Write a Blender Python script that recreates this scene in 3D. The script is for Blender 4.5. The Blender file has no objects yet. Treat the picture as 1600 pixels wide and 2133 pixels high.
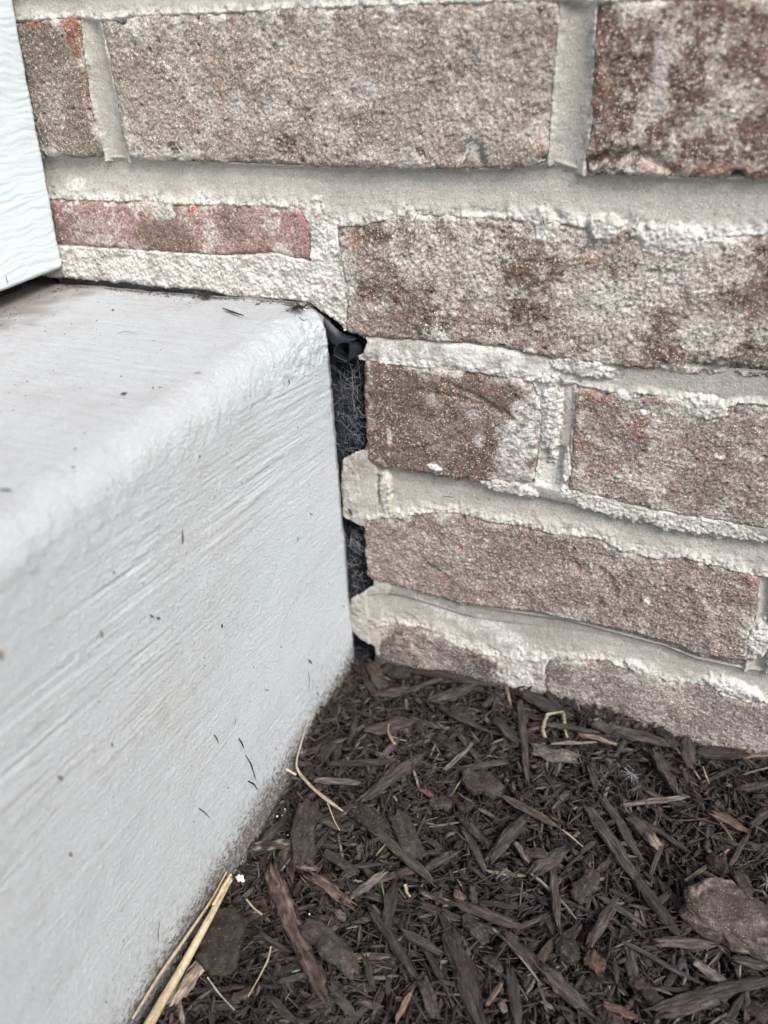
import bpy, math, random
import numpy as np
from mathutils import Matrix, Vector

# ------------------------------------------------------------------ camera, sky, sun, exposure
scene = bpy.context.scene
CAM_F, CAM_YAW, CAM_PITCH, CAM_ROLL = 1672.073, 0.401567, 0.548203, -0.052921
ZO = 0.33                                     # height of the wall's reference bed joint above the mulch
CAM_C = np.array([0.054128, -0.319563, -0.013207 + ZO])
cy, sy = math.cos(CAM_YAW), math.sin(CAM_YAW)
cp, sp = math.cos(CAM_PITCH), math.sin(CAM_PITCH)
cr, sr = math.cos(CAM_ROLL), math.sin(CAM_ROLL)
FWD = np.array([-sy * cp, cy * cp, -sp])
R0 = np.array([cy, sy, 0.0]); U0 = np.cross(R0, FWD)
RIGHT = R0 * cr + U0 * sr; UP = -R0 * sr + U0 * cr
cam_data = bpy.data.cameras.new('camera')
cam = bpy.data.objects.new('camera', cam_data)
scene.collection.objects.link(cam)
M = Matrix.Identity(4)
for i in range(3):
    M[i][0] = RIGHT[i]; M[i][1] = UP[i]; M[i][2] = -FWD[i]; M[i][3] = CAM_C[i]
cam.matrix_world = M
cam_data.sensor_fit = 'HORIZONTAL'
cam_data.sensor_width = 27.0
cam_data.lens = 27.0 * CAM_F / 1600.0
cam_data.clip_start = 0.005
cam_data.clip_end = 3000
cam_data.dof.use_dof = True
cam_data.dof.focus_distance = 0.345
cam_data.dof.aperture_fstop = 7.5
scene.camera = cam

world = bpy.data.worlds.new('World'); scene.world = world
world.use_nodes = True
wn = world.node_tree.nodes; wl = world.node_tree.links
sky = wn.new('ShaderNodeTexSky'); sky.sky_type = 'NISHITA'; sky.sun_disc = False
SUN_EL, SUN_AZ = math.radians(48), math.radians(130)      # azimuth clockwise from +Y
sky.sun_elevation = SUN_EL; sky.sun_rotation = SUN_AZ
sky.air_density = 1.0; sky.dust_density = 3.0; sky.ozone_density = 1.0
bg = wn['Background']; bg.inputs['Strength'].default_value = 0.105
wl.new(sky.outputs[0], bg.inputs['Color'])
sun_data = bpy.data.lights.new('sun', 'SUN'); sun_data.energy = 1.5
sun_data.angle = math.radians(24); sun_data.color = (1.0, 0.985, 0.965)
sun = bpy.data.objects.new('sun', sun_data); scene.collection.objects.link(sun)
sd = Vector((math.sin(SUN_AZ) * math.cos(SUN_EL), math.cos(SUN_AZ) * math.cos(SUN_EL), math.sin(SUN_EL)))
sun.rotation_euler = sd.to_track_quat('Z', 'Y').to_euler()
scene.view_settings.view_transform = 'Standard'
scene.view_settings.look = 'None'
scene.view_settings.gamma = 1.0
scene.view_settings.exposure = 1.18

# ------------------------------------------------------------------ helpers
rng = np.random.default_rng(11)
random.seed(11)

def ray(px, py):
    px = np.asarray(px, float); py = np.asarray(py, float)
    return (FWD[:, None] + RIGHT[:, None] * ((px.ravel() - 800) / CAM_F) - UP[:, None] * ((py.ravel() - 1066.5) / CAM_F)).T

def on(px, py, ax, val):
    """where the sight line through a photograph point meets an axis-aligned plane of the place"""
    d = ray(px, py); t = (val - CAM_C[ax]) / d[:, ax]
    return CAM_C + d * t[:, None]

def W(pts):                                    # points on the wall face -> arrays x, z
    p = np.array(pts, float); q = on(p[:, 0], p[:, 1], 1, 0.0)
    return q[:, 0], q[:, 2]

_perm = np.random.default_rng(5).permutation(256); _perm = np.concatenate([_perm, _perm, _perm[:4]])
_ang = np.random.default_rng(6).uniform(0, 2 * np.pi, 256)
_gx, _gy = np.cos(_ang).astype(np.float32), np.sin(_ang).astype(np.float32)

def pn(x, y, seed=0):
    x = np.asarray(x, np.float64) + seed * 17.31; y = np.asarray(y, np.float64) + seed * 9.77
    xi = np.floor(x).astype(np.int64); yi = np.floor(y).astype(np.int64)
    xf = (x - xi).astype(np.float32); yf = (y - yi).astype(np.float32)
    xi &= 255; yi &= 255
    def g(a, b, fx, fy):
        h = _perm[_perm[(xi + a) & 255] + ((yi + b) & 255)]
        return _gx[h] * fx + _gy[h] * fy
    u = xf * xf * xf * (xf * (xf * 6 - 15) + 10); v = yf * yf * yf * (yf * (yf * 6 - 15) + 10)
    n00 = g(0, 0, xf, yf); n10 = g(1, 0, xf - 1, yf); n01 = g(0, 1, xf, yf - 1); n11 = g(1, 1, xf - 1, yf - 1)
    a = n00 + u * (n10 - n00); b = n01 + u * (n11 - n01)
    return (a + v * (b - a)) * 1.5

def fbm(x, y, f, oct=4, seed=0, gain=0.5):
    s = 0; a = 1.0
    for i in range(oct):
        s = s + a * pn(x * f, y * f, seed + i * 3); f *= 2.03; a *= gain
    return s

def sstep(a, b, x):
    t = np.clip((x - a) / (b - a), 0, 1); return t * t * (3 - 2 * t)

def grains(x, y, cell, prob, rmin, rmax, seed):
    """0..1 mask of scattered round grains plus a random value per grain"""
    gx = np.floor(x / cell).astype(np.int64); gy = np.floor(y / cell).astype(np.int64)
    m = np.zeros(x.shape, np.float32); val = np.zeros(x.shape, np.float32)
    r_ = np.random.default_rng(seed); T = 4096
    tx, ty, tr, tp, tv = (r_.random(T).astype(np.float32) for _ in range(5))
    for a in (-1, 0, 1):
        for b in (-1, 0, 1):
            cx = gx + a; cy_ = gy + b
            h = ((cx * 73856093) ^ (cy_ * 19349663)) & (T - 1)
            px = (cx + tx[h]) * cell; py = (cy_ + ty[h]) * cell
            rr = rmin + (rmax - rmin) * tr[h] ** 3
            d = np.hypot(x - px, (y - py) * (0.8 + .4 * tv[h])) / rr
            k = np.clip(1.6 - 1.6 * d, 0, 1) * (tp[h] < prob)
            val = np.where(k > m, tv[h], val); m = np.maximum(m, k)
    return m, val

def link(o, parent=None):
    scene.collection.objects.link(o)
    if parent is not None: o.parent = parent
    return o

def tag(o, label=None, cat=None, group=None, kind=None):
    if label: o['label'] = label
    if cat: o['category'] = cat
    if group: o['group'] = group
    if kind: o['kind'] = kind
    return o

def mesh_np(name, V, F, smooth=True, attrs=None):
    me = bpy.data.meshes.new(name)
    V = np.ascontiguousarray(V, np.float32); F = np.asarray(F, np.int32)
    k = F.shape[1]
    me.vertices.add(len(V)); me.vertices.foreach_set('co', V.ravel())
    me.loops.add(F.size); me.loops.foreach_set('vertex_index', F.ravel())
    me.polygons.add(len(F))
    me.polygons.foreach_set('loop_start', np.arange(0, F.size, k, dtype=np.int32))
    me.polygons.foreach_set('loop_total', np.full(len(F), k, np.int32))
    me.polygons.foreach_set('use_smooth', np.full(len(F), smooth, bool))
    me.update(calc_edges=True)
    for nm, A in (attrs or {}).items():
        if A.ndim == 1:
            a = me.attributes.new(nm, 'FLOAT', 'POINT'); a.data.foreach_set('value', A.astype(np.float32).ravel())
        elif A.shape[1] == 3 and nm == 'grain':
            a = me.attributes.new(nm, 'FLOAT_VECTOR', 'POINT'); a.data.foreach_set('vector', A.astype(np.float32).ravel())
        else:
            C4 = np.ones((len(A), 4), np.float32); C4[:, :3] = A
            a = me.attributes.new(nm, 'FLOAT_COLOR', 'POINT'); a.data.foreach_set('color', C4.ravel())
    return me

def obj(name, me, mat, parent=None):
    o = bpy.data.objects.new(name, me)
    if mat: me.materials.append(mat)
    return link(o, parent)

def grid_faces(nx, ny, wrap=False):
    i = np.arange(nx * ny).reshape(ny, nx)
    if wrap: i = np.concatenate([i, i[:, :1]], 1)
    return np.stack([i[:-1, :-1], i[:-1, 1:], i[1:, 1:], i[1:, :-1]], -1).reshape(-1, 4)

def compact(V, F, attrs):
    used = np.zeros(len(V), bool); used[F.ravel()] = True
    idx = np.cumsum(used) - 1
    return V[used], idx[F], {k: a[used] for k, a in attrs.items()}

def axis_pts(lo, hi, flo, fhi, df, dc):
    out = [lo]
    while out[-1] < hi - 1e-9:
        x = out[-1]
        far = max(flo - x, x - fhi, 0)
        st = df if far <= 0 else min(dc, df + far * .15)
        if x < flo: st = min(st, max(flo - x, df))
        out.append(min(x + st, hi))
    a = np.array(out)
    if len(a) > 2 and a[-1] - a[-2] < df * .3: a = np.delete(a, -2)
    return a

# ------------------------------------------------------------------ materials
def nmat(name):
    m = bpy.data.materials.new(name); m.use_nodes = True
    return m, m.node_tree.nodes, m.node_tree.links, m.node_tree.nodes['Principled BSDF']

def N(nodes, t, **kw):
    n = nodes.new(t)
    for k, v in kw.items():
        if k in n.inputs: n.inputs[k].default_value = v
        else: setattr(n, k, v)
    return n

def masonry_mat(name, speck, speck_col, bump_d, rough=0.92, dark=0.35, sc=1.0, n2w=1.0):
    m, n, l, b = nmat(name)
    tc = n.new('ShaderNodeTexCoord')
    at = N(n, 'ShaderNodeAttribute', attribute_name='Col')
    # fine tonal noise
    n1 = N(n, 'ShaderNodeTexNoise', Scale=900.0 * sc, Detail=4.0, Roughness=0.7)
    n2 = N(n, 'ShaderNodeTexNoise', Scale=260.0 * sc, Detail=5.0, Roughness=0.65)
    v = N(n, 'ShaderNodeTexVoronoi', Scale=1150.0 * sc); v.feature = 'F1'
    for q in (n1, n2, v): l.new(tc.outputs['Object'], q.inputs['Vector'])
    r1 = N(n, 'ShaderNodeMapRange'); r1.inputs[1].default_value = .3; r1.inputs[2].default_value = .7
    r1.inputs[3].default_value = 1 - dark; r1.inputs[4].default_value = 1 + dark * .8
    l.new(n1.outputs['Fac'], r1.inputs[0])
    r2 = N(n, 'ShaderNodeMapRange'); r2.inputs[1].default_value = .3; r2.inputs[2].default_value = .7
    r2.inputs[3].default_value = 1 - dark * .55; r2.inputs[4].default_value = 1 + dark * .45
    l.new(n2.outputs['Fac'], r2.inputs[0])
    mu = N(n, 'ShaderNodeMath', operation='MULTIPLY'); l.new(r1.outputs[0], mu.inputs[0]); l.new(r2.outputs[0], mu.inputs[1])
    vm = N(n, 'ShaderNodeVectorMath', operation='SCALE'); l.new(at.outputs['Color'], vm.inputs[0]); l.new(mu.outputs[0], vm.inputs['Scale'])
    # pale sand grains
    sx = n.new('ShaderNodeSeparateColor'); l.new(v.outputs['Color'], sx.inputs[0])
    gt = N(n, 'ShaderNodeMath', operation='GREATER_THAN'); l.new(sx.outputs[0], gt.inputs[0]); gt.inputs[1].default_value = 1 - speck
    ds = N(n, 'ShaderNodeMapRange'); ds.inputs[1].default_value = .42; ds.inputs[2].default_value = .22
    ds.inputs[3].default_value = 0; ds.inputs[4].default_value = 1; l.new(v.outputs['Distance'], ds.inputs[0])
    mk = N(n, 'ShaderNodeMath', operation='MULTIPLY'); l.new(gt.outputs[0], mk.inputs[0]); l.new(ds.outputs[0], mk.inputs[1])
    mk2 = N(n, 'ShaderNodeMath', operation='MULTIPLY'); l.new(mk.outputs[0], mk2.inputs[0])
    l.new(sx.outputs[1], mk2.inputs[1])
    mx = N(n, 'ShaderNodeMix', data_type='RGBA'); l.new(mk2.outputs[0], mx.inputs[0])
    l.new(vm.outputs[0], mx.inputs[6]); mx.inputs[7].default_value = (*speck_col, 1)
    l.new(mx.outputs[2], b.inputs['Base Color'])
    b.inputs['Roughness'].default_value = rough
    b.inputs['Specular IOR Level'].default_value = 0.3
    # bump
    ad = N(n, 'ShaderNodeMath', operation='MULTIPLY_ADD'); l.new(mk.outputs[0], ad.inputs[0]); ad.inputs[1].default_value = .35
    l.new(n1.outputs['Fac'], ad.inputs[2])
    ad2 = N(n, 'ShaderNodeMath', operation='MULTIPLY_ADD'); l.new(n2.outputs['Fac'], ad2.inputs[0]); ad2.inputs[1].default_value = n2w
    l.new(ad.outputs[0], ad2.inputs[2])
    bp = N(n, 'ShaderNodeBump', Strength=1.0, Distance=bump_d); l.new(ad2.outputs[0], bp.inputs['Height'])
    l.new(bp.outputs[0], b.inputs['Normal'])
    return m

MAT = {}
MAT['brick'] = masonry_mat('sand_faced_brick', .58, (.72, .66, .59), .00065, dark=.50)
MAT['mortar'] = masonry_mat('mortar', .16, (.70, .68, .63), .0005, dark=.22, sc=1.15)
MAT['concrete'] = masonry_mat('painted_concrete', .0, (.7, .7, .7), .0007, rough=.7, dark=.13, sc=3.1, n2w=1.0)

def simple_mat(name, col, rough=.7, noise_scale=200, amount=.25, bump=.0002, stretch=None, spec=.4, attr=None):
    m, n, l, b = nmat(name)
    tc = n.new('ShaderNodeTexCoord')
    mp = n.new('ShaderNodeMapping'); mp.inputs['Scale'].default_value = stretch or (1, 1, 1)
    l.new(tc.outputs['Object'], mp.inputs[0])
    n1 = N(n, 'ShaderNodeTexNoise', Scale=noise_scale, Detail=6.0, Roughness=.65); l.new(mp.outputs[0], n1.inputs['Vector'])
    r1 = N(n, 'ShaderNodeMapRange'); r1.inputs[1].default_value = .3; r1.inputs[2].default_value = .7
    r1.inputs[3].default_value = 1 - amount; r1.inputs[4].default_value = 1 + amount; l.new(n1.outputs['Fac'], r1.inputs[0])
    vm = N(n, 'ShaderNodeVectorMath', operation='SCALE'); l.new(r1.outputs[0], vm.inputs['Scale'])
    if attr:
        at = N(n, 'ShaderNodeAttribute', attribute_name=attr); l.new(at.outputs['Color'], vm.inputs[0])
    else: vm.inputs[0].default_value = col
    l.new(vm.outputs[0], b.inputs['Base Color'])
    b.inputs['Roughness'].default_value = rough; b.inputs['Specular IOR Level'].default_value = spec
    bp = N(n, 'ShaderNodeBump', Strength=1.0, Distance=bump); l.new(n1.outputs['Fac'], bp.inputs['Height']); l.new(bp.outputs[0], b.inputs['Normal'])
    return m

def wood_mat(name, rough=.78):
    """wood shred: colour from the mesh, grain streaks along the shred's own length"""
    m, n, l, b = nmat(name)
    at = N(n, 'ShaderNodeAttribute', attribute_name='Col')
    gr = N(n, 'ShaderNodeAttribute', attribute_name='grain')
    oi = n.new('ShaderNodeObjectInfo')
    mp = n.new('ShaderNodeMapping'); mp.inputs['Scale'].default_value = (90, 800, 800)
    l.new(gr.outputs['Vector'], mp.inputs[0])
    ofs = N(n, 'ShaderNodeMath', operation='MULTIPLY'); ofs.inputs[1].default_value = 50; l.new(oi.outputs['Random'], ofs.inputs[0])
    cb = n.new('ShaderNodeCombineXYZ')
    for k in range(3): l.new(ofs.outputs[0], cb.inputs[k])
    l.new(cb.outputs[0], mp.inputs['Location'])
    n1 = N(n, 'ShaderNodeTexNoise', Scale=1.0, Detail=5.0, Roughness=.7); l.new(mp.outputs[0], n1.inputs['Vector'])
    mp2 = n.new('ShaderNodeMapping'); mp2.inputs['Scale'].default_value = (300, 500, 500); l.new(gr.outputs['Vector'], mp2.inputs[0])
    l.new(cb.outputs[0], mp2.inputs['Location'])
    n2 = N(n, 'ShaderNodeTexNoise', Scale=1.0, Detail=4.0, Roughness=.7); l.new(mp2.outputs[0], n2.inputs['Vector'])
    r1 = N(n, 'ShaderNodeMapRange'); r1.inputs[1].default_value = .3; r1.inputs[2].default_value = .72
    r1.inputs[3].default_value = .22; r1.inputs[4].default_value = 2.3; l.new(n1.outputs['Fac'], r1.inputs[0])
    vm = N(n, 'ShaderNodeVectorMath', operation='SCALE'); l.new(at.outputs['Color'], vm.inputs[0]); l.new(r1.outputs[0], vm.inputs['Scale'])
    # worn fibres where the dye has rubbed off
    r2 = N(n, 'ShaderNodeMapRange'); r2.inputs[1].default_value = .57; r2.inputs[2].default_value = .70
    r2.inputs[3].default_value = 0; r2.inputs[4].default_value = .55; l.new(n1.outputs['Fac'], r2.inputs[0])
    r3 = N(n, 'ShaderNodeMapRange'); r3.inputs[1].default_value = .45; r3.inputs[2].default_value = .62
    r3.inputs[3].default_value = 0; r3.inputs[4].default_value = 1; l.new(n2.outputs['Fac'], r3.inputs[0])
    mu = N(n, 'ShaderNodeMath', operation='MULTIPLY'); l.new(r2.outputs[0], mu.inputs[0]); l.new(r3.outputs[0], mu.inputs[1])
    mx = N(n, 'ShaderNodeMix', data_type='RGBA'); l.new(mu.outputs[0], mx.inputs[0]); l.new(vm.outputs[0], mx.inputs[6])
    mx.inputs[7].default_value = (.20, .165, .145, 1)
    l.new(mx.outputs[2], b.inputs['Base Color'])
    b.inputs['Roughness'].default_value = rough; b.inputs['Specular IOR Level'].default_value = .35
    ad = N(n, 'ShaderNodeMath', operation='ADD'); l.new(n1.outputs['Fac'], ad.inputs[0]); l.new(n2.outputs['Fac'], ad.inputs[1])
    bp = N(n, 'ShaderNodeBump', Strength=1.0, Distance=.0012); l.new(ad.outputs[0], bp.inputs['Height']); l.new(bp.outputs[0], b.inputs['Normal'])
    return m

MAT['wood'] = wood_mat('dyed_wood')
MAT['bark'] = masonry_mat('rough_bark_chip', .22, (.12, .10, .088), .0007, dark=.6, sc=.75)
MAT['soil'] = simple_mat('dark_soil', (.022, .016, .014), .95, 400, .6, .0015)
MAT['lawn'] = simple_mat('open_ground', (.10, .11, .06), .95, 6, .4, .02)
MAT['membrane'] = simple_mat('black_membrane', (.016, .018, .024), .5, 500, .5, .00015, spec=.4)
MAT['felt'] = simple_mat('black_felt', (.026, .030, .038), .95, 1500, .8, .0008, spec=.1)
MAT['fibre'] = simple_mat('grey_fibre', (.30, .31, .34), .5, 500, .4, .0001)
MAT['darkfibre'] = simple_mat('dark_fibre', (.06, .066, .08), .6, 500, .5, .0001)
MAT['brownfibre'] = simple_mat('brown_fibre', (.075, .055, .045), .8, 700, .5, .0001)
MAT['straw'] = simple_mat('dry_straw', (.50, .37, .19), .75, 420, .3, .0003, attr='Col', spec=.2)
MAT['stone'] = masonry_mat('rough_stone', .35, (.30, .25, .22), .0009, dark=.55, sc=.8)
MAT['green'] = simple_mat('grass_green', (.12, .16, .08), .6, 200, .3, .0001)
MAT['white'] = simple_mat('white_crumb', (.7, .7, .7), .8, 900, .25, .0003)

def board_mat():
    m, n, l, b = nmat('white_trim_paint')
    tc = n.new('ShaderNodeTexCoord')
    at = N(n, 'ShaderNodeAttribute', attribute_name='Col')
    l.new(at.outputs['Color'], b.inputs['Base Color'])
    n1 = N(n, 'ShaderNodeTexNoise', Scale=500.0, Detail=3.0); l.new(tc.outputs['Object'], n1.inputs['Vector'])
    bp = N(n, 'ShaderNodeBump', Strength=.6, Distance=.00012); l.new(n1.outputs['Fac'], bp.inputs['Height']); l.new(bp.outputs[0], b.inputs['Normal'])
    b.inputs['Roughness'].default_value = .38
    return m
MAT['board'] = board_mat()

# ------------------------------------------------------------------ brick wall: courses and joints traced on the wall face
H = 0.071185; L = 0.2032; HJ = 0.0135
X0V, X1V, Z0V, Z1V = -.262, .128, -.018, .345       # part of the wall the photograph shows
DF = 0.00042

def course(top, bot, k):
    """edge curves of course k; outside the traced part they run on level"""
    zt, zb = ZO - k * H - HJ / 2, ZO - (k + 1) * H + HJ / 2
    out = []
    for pl, zz in ((top, zt), (bot, zb)):
        if pl is None: xs, zs = np.array([-1, 1.]), np.array([zz, zz])
        else:
            xs, zs = W(pl); o = np.argsort(xs); xs, zs = xs[o], zs[o]
            xs = np.concatenate([[-1, xs[0] - .05], xs, [xs[-1] + .05, 1]]); zs = np.concatenate([[zz, zz], zs, [zz, zz]])
            if top is not None and k == 0 and pl is top: pass
        out.append((xs, zs))
    return out

CURV = {
 -1: course(None, [(100, -30), (500, -52), (1000, -80), (1500, -100)], -1),
 0: course([(40, 42), (165, 35), (203, 40), (280, 32), (400, 27), (560, 20), (700, 13), (900, 6), (1160, -3), (1240, 2), (1600, -12)],
           [(95, 328), (215, 328), (265, 330), (338, 337), (500, 342), (640, 347), (760, 351), (950, 355), (1050, 352), (1120, 345), (1150, 335), (1200, 352), (1230, 364), (1400, 371), (1600, 373)], 0),
 1: course([(130, 416), (290, 419), (370, 424), (430, 427), (520, 428), (620, 432), (690, 470), (760, 470), (830, 450), (880, 448), (1000, 454), (1060, 455), (1110, 464), (1180, 468), (1260, 478), (1330, 486), (1400, 498), (1470, 496), (1600, 488)],
           [(600, 685), (710, 695), (760, 703), (900, 713), (980, 719), (1060, 731), (1100, 738), (1200, 757), (1300, 770), (1450, 782), (1600, 792)], 1),
 2: course([(700, 748), (757, 752), (850, 763), (1000, 777), (1110, 794), (1200, 803), (1260, 816), (1300, 824), (1330, 818), (1420, 832), (1440, 846), (1500, 856), (1540, 840), (1600, 846)],
           [(700, 955), (762, 969), (867, 987), (935, 999), (1010, 1006), (1110, 1012), (1184, 1027), (1250, 1036), (1320, 1056), (1400, 1075), (1500, 1090), (1600, 1102)], 2),
 3: course([(700, 1075), (762, 1082), (822, 1080), (879, 1069), (954, 1070), (991, 1082), (1047, 1091), (1100, 1101), (1170, 1115), (1248, 1125), (1297, 1150), (1374, 1166), (1427, 1160), (1487, 1180), (1557, 1198), (1600, 1205)],
           [(700, 1200), (770, 1211), (830, 1224), (879, 1241), (935, 1256), (991, 1269), (1085, 1282), (1170, 1294), (1276, 1322), (1381, 1350), (1452, 1379), (1557, 1400), (1600, 1405)], 3),
 4: course([(700, 1300), (789, 1306), (822, 1304), (879, 1309), (916, 1327), (954, 1348), (984, 1357), (1010, 1366), (1060, 1374), (1131, 1378), (1200, 1376), (1262, 1376), (1296, 1394), (1360, 1402), (1382, 1419), (1412, 1424), (1487, 1432), (1502, 1449), (1544, 1464), (1600, 1467)],
           None, 4),
}
for k in (-2,): CURV[k] = course(None, None, k)
# fix the course tops against the level of the joint above outside the trace
def ztop(k, x): return np.interp(x, *CURV[k][0])
def zbot(k, x): return np.interp(x, *CURV[k][1])

def vline(pl):                                  # x as a function of z
    xs, zs = W(pl); o = np.argsort(zs); return xs[o], zs[o]
def vx(c, z): return np.interp(z, c[1], c[0])
def const(x): return (np.array([x, x]), np.array([-1, 1.]))
g = HJ / 2
HEADS = {   # course -> list of (left edge, right edge) curves of each head joint
 0: [(vline([(165, 35), (183, 200), (214, 325)]), vline([(203, 42), (222, 120), (240, 220), (264, 328)])),
     (vline([(1167, 0), (1160, 80), (1150, 200), (1143, 315)]), vline([(1240, 10), (1235, 120), (1231, 250), (1215, 345)])),
     (const(L - g), const(L + g)), (const(2 * L - g), const(2 * L + g))],
 1: [(vline([(622, 434), (645, 470), (648, 545)]), vline([(697, 480), (712, 560), (720, 640), (715, 692)])),
     (const(L / 2 + .04 - g), const(L / 2 + .04 + g)), (const(1.5 * L - g), const(1.5 * L + g))],
 2: [(None, vline([(755, 755), (758, 850), (762, 965)])),
     (vline([(1108, 794), (1128, 850), (1124, 930), (1112, 1012)]), vline([(1197, 802), (1193, 897), (1184, 981), (1182, 1027)])),
     (const(L - g), const(L + g)), (const(2 * L - g), const(2 * L + g))],
 3: [(None, vline([(757, 1084), (759, 1147), (766, 1210)])),
     (vline([(1582, 1215), (1577, 1280), (1555, 1390)]), vline([(1612, 1220), (1606, 1310), (1598, 1400)])),
     (const(1.5 * L - g), const(1.5 * L + g))],
 4: [(None, vline([(792, 1310), (775, 1400)])),
     (vline([(1034, 1360), (1036, 1470)]), vline([(1131, 1380), (1136, 1470)])),
     (const(L - g), const(L + g)), (const(2 * L - g), const(2 * L + g))],
 -1: [(const(-L / 2 - g), const(-L / 2 + g)), (const(L / 2 - g), const(L / 2 + g)), (const(1.5 * L - g), const(1.5 * L + g))],
 -2: [(const(-L - g), const(-L + g)), (const(-g), const(g)), (const(L - g), const(L + g)), (const(2 * L - g), const(2 * L + g))],
}
XW0, XW1 = -.46, .50                            # extent of wall
ZW0, ZW1 = -.05, ZO + 2 * H + .0                # top and foot
# lower outline of the masonry over the step, and the left outline beside the gap
foot_x, foot_z = W([(60, 575), (140, 583), (260, 592), (300, 601), (420, 606), (470, 619), (560, 626), (640, 634), (668, 655), (700, 672), (715, 692)])
gap_c = vline([(716, 690), (752, 704), (762, 712), (754, 738), (740, 744), (742, 752), (760, 756), (768, 936), (734, 944), (712, 958), (708, 1010), (711, 1074), (724, 1084), (766, 1104), (774, 1224), (752, 1236), (728, 1248), (722, 1275), (724, 1308), (740, 1326), (776, 1350), (786, 1420)])

def in_gap(x, z):
    """positive (metres) inside the opening between masonry and step"""
    fz = np.interp(x, foot_x, foot_z); gx_ = vx(gap_c, z)
    a = np.where((x < foot_x[-1]) & (z > foot_z[-1]), fz - z, -1.0)
    b = np.where(z < foot_z[-1] + .0005, gx_ - x, -1.0)
    return np.maximum(a, b)

def jag(x, z, s):                               # ragged offset of an edge
    return fbm(x, z, 160, 4, s, .6) * .0011 + pn(x * 45, z * 45, s + 2) * .0008

def blobs(x, z, lst, floor=-.02):
    """smooth mounds (px, py, rx px, ry px, height mm, squareness) sitting on the wall face"""
    h = np.full(x.shape, floor)
    for (px, py, rx, ry, hh, rot) in lst:
        c = on(px, py, 1, 0.)[0]; s = 1 / 4650.
        a = math.radians(rot); dx, dz = x - c[0], z - c[2]
        u = (dx * math.cos(a) + dz * math.sin(a)) / (rx * s); v = (-dx * math.sin(a) + dz * math.cos(a)) / (ry * s * 1.15)
        near = (np.abs(u) < 2.2) & (np.abs(v) < 2.2)
        if not near.any(): continue
        r = np.sqrt(u * u + v * v) + fbm(x, z, 220, 3, int(px) % 50, .6) * .28
        h = np.where(near, np.maximum(h, hh * .001 - .006 * np.clip(r - .75, 0, 3) ** 1.3 * 1.6), h)
    return h

BLOBS = [(338, 440, 30, 22, .8, 0), (660, 470, 20, 38, .5, 0), (1255, 478, 30, 20, 1.3, -10), (1400, 500, 72, 22, .9, -5), (1130, 470, 20, 25, .5, 0),
         (855, 462, 10, 22, .7, 0), (1470, 852, 45, 20, .6, -5), (1300, 828, 20, 10, .7, 0), (905, 690, 30, 18, .5, -20),
         (1250, 1052, 90, 20, .3, -12), (1400, 1090, 90, 18, .3, -8), (1520, 1105, 90, 16, .2, -6), (1060, 1018, 70, 14, .4, -8), (1180, 975, 10, 34, -.1, 0),
         (800, 1030, 14, 45, .1, 0), (830, 1075, 34, 10, .5, -10), (1145, 870, 22, 80, .0, 0), (1580, 1340, 22, 40, .6, 0), (1080, 1400, 40, 60, -.2, 0),
         (290, 150 - 92, 30, 14, .2, 15), (980, 320, 14, 30, -.9, -20), (440, 470, 10, 8, .2, 0),
         (1330, 1395, 40, 12, .5, -15), (1530, 1440, 60, 16, .5, -10), (1210, 690 + 78, 60, 16, .2, -8)]

def seg_d(px, py, x, z, r=0):
    """distance on the wall face to a photographed polyline"""
    xs, zs = W(list(zip(px, py))); d = np.full(x.shape, 9.)
    for i in range(len(xs) - 1):
        ax, az, bx, bz = xs[i], zs[i], xs[i + 1], zs[i + 1]
        t = np.clip(((x - ax) * (bx - ax) + (z - az) * (bz - az)) / ((bx - ax) ** 2 + (bz - az) ** 2), 0, 1)
        d = np.minimum(d, np.hypot(x - ax - t * (bx - ax), z - az - t * (bz - az)))
    return d

def spot(x, z, px, py, rx, ry, rot=0, soft=.35, rag=.3, seed=0):
    """0..1 ragged patch at a photographed place of the wall face"""
    c = on(px, py, 1, 0.)[0]; s = 1 / 4650.
    a = math.radians(rot); dx, dz = x - c[0], z - c[2]
    u = (dx * math.cos(a) + dz * math.sin(a)) / (rx * s); v = (-dx * math.sin(a) + dz * math.cos(a)) / (ry * s * 1.1)
    r = np.sqrt(u * u + v * v)
    if rag: r = r + fbm(x, z, 130, 5, seed + int(px) % 37, .7) * rag
    k = 1 - sstep(1 - soft, 1 + soft, r)
    if rag > .25: k = k * sstep(-.55, .25, fbm(x, z, 620, 3, seed + 3, .7) + .25 * (k - .3))
    return k

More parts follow.
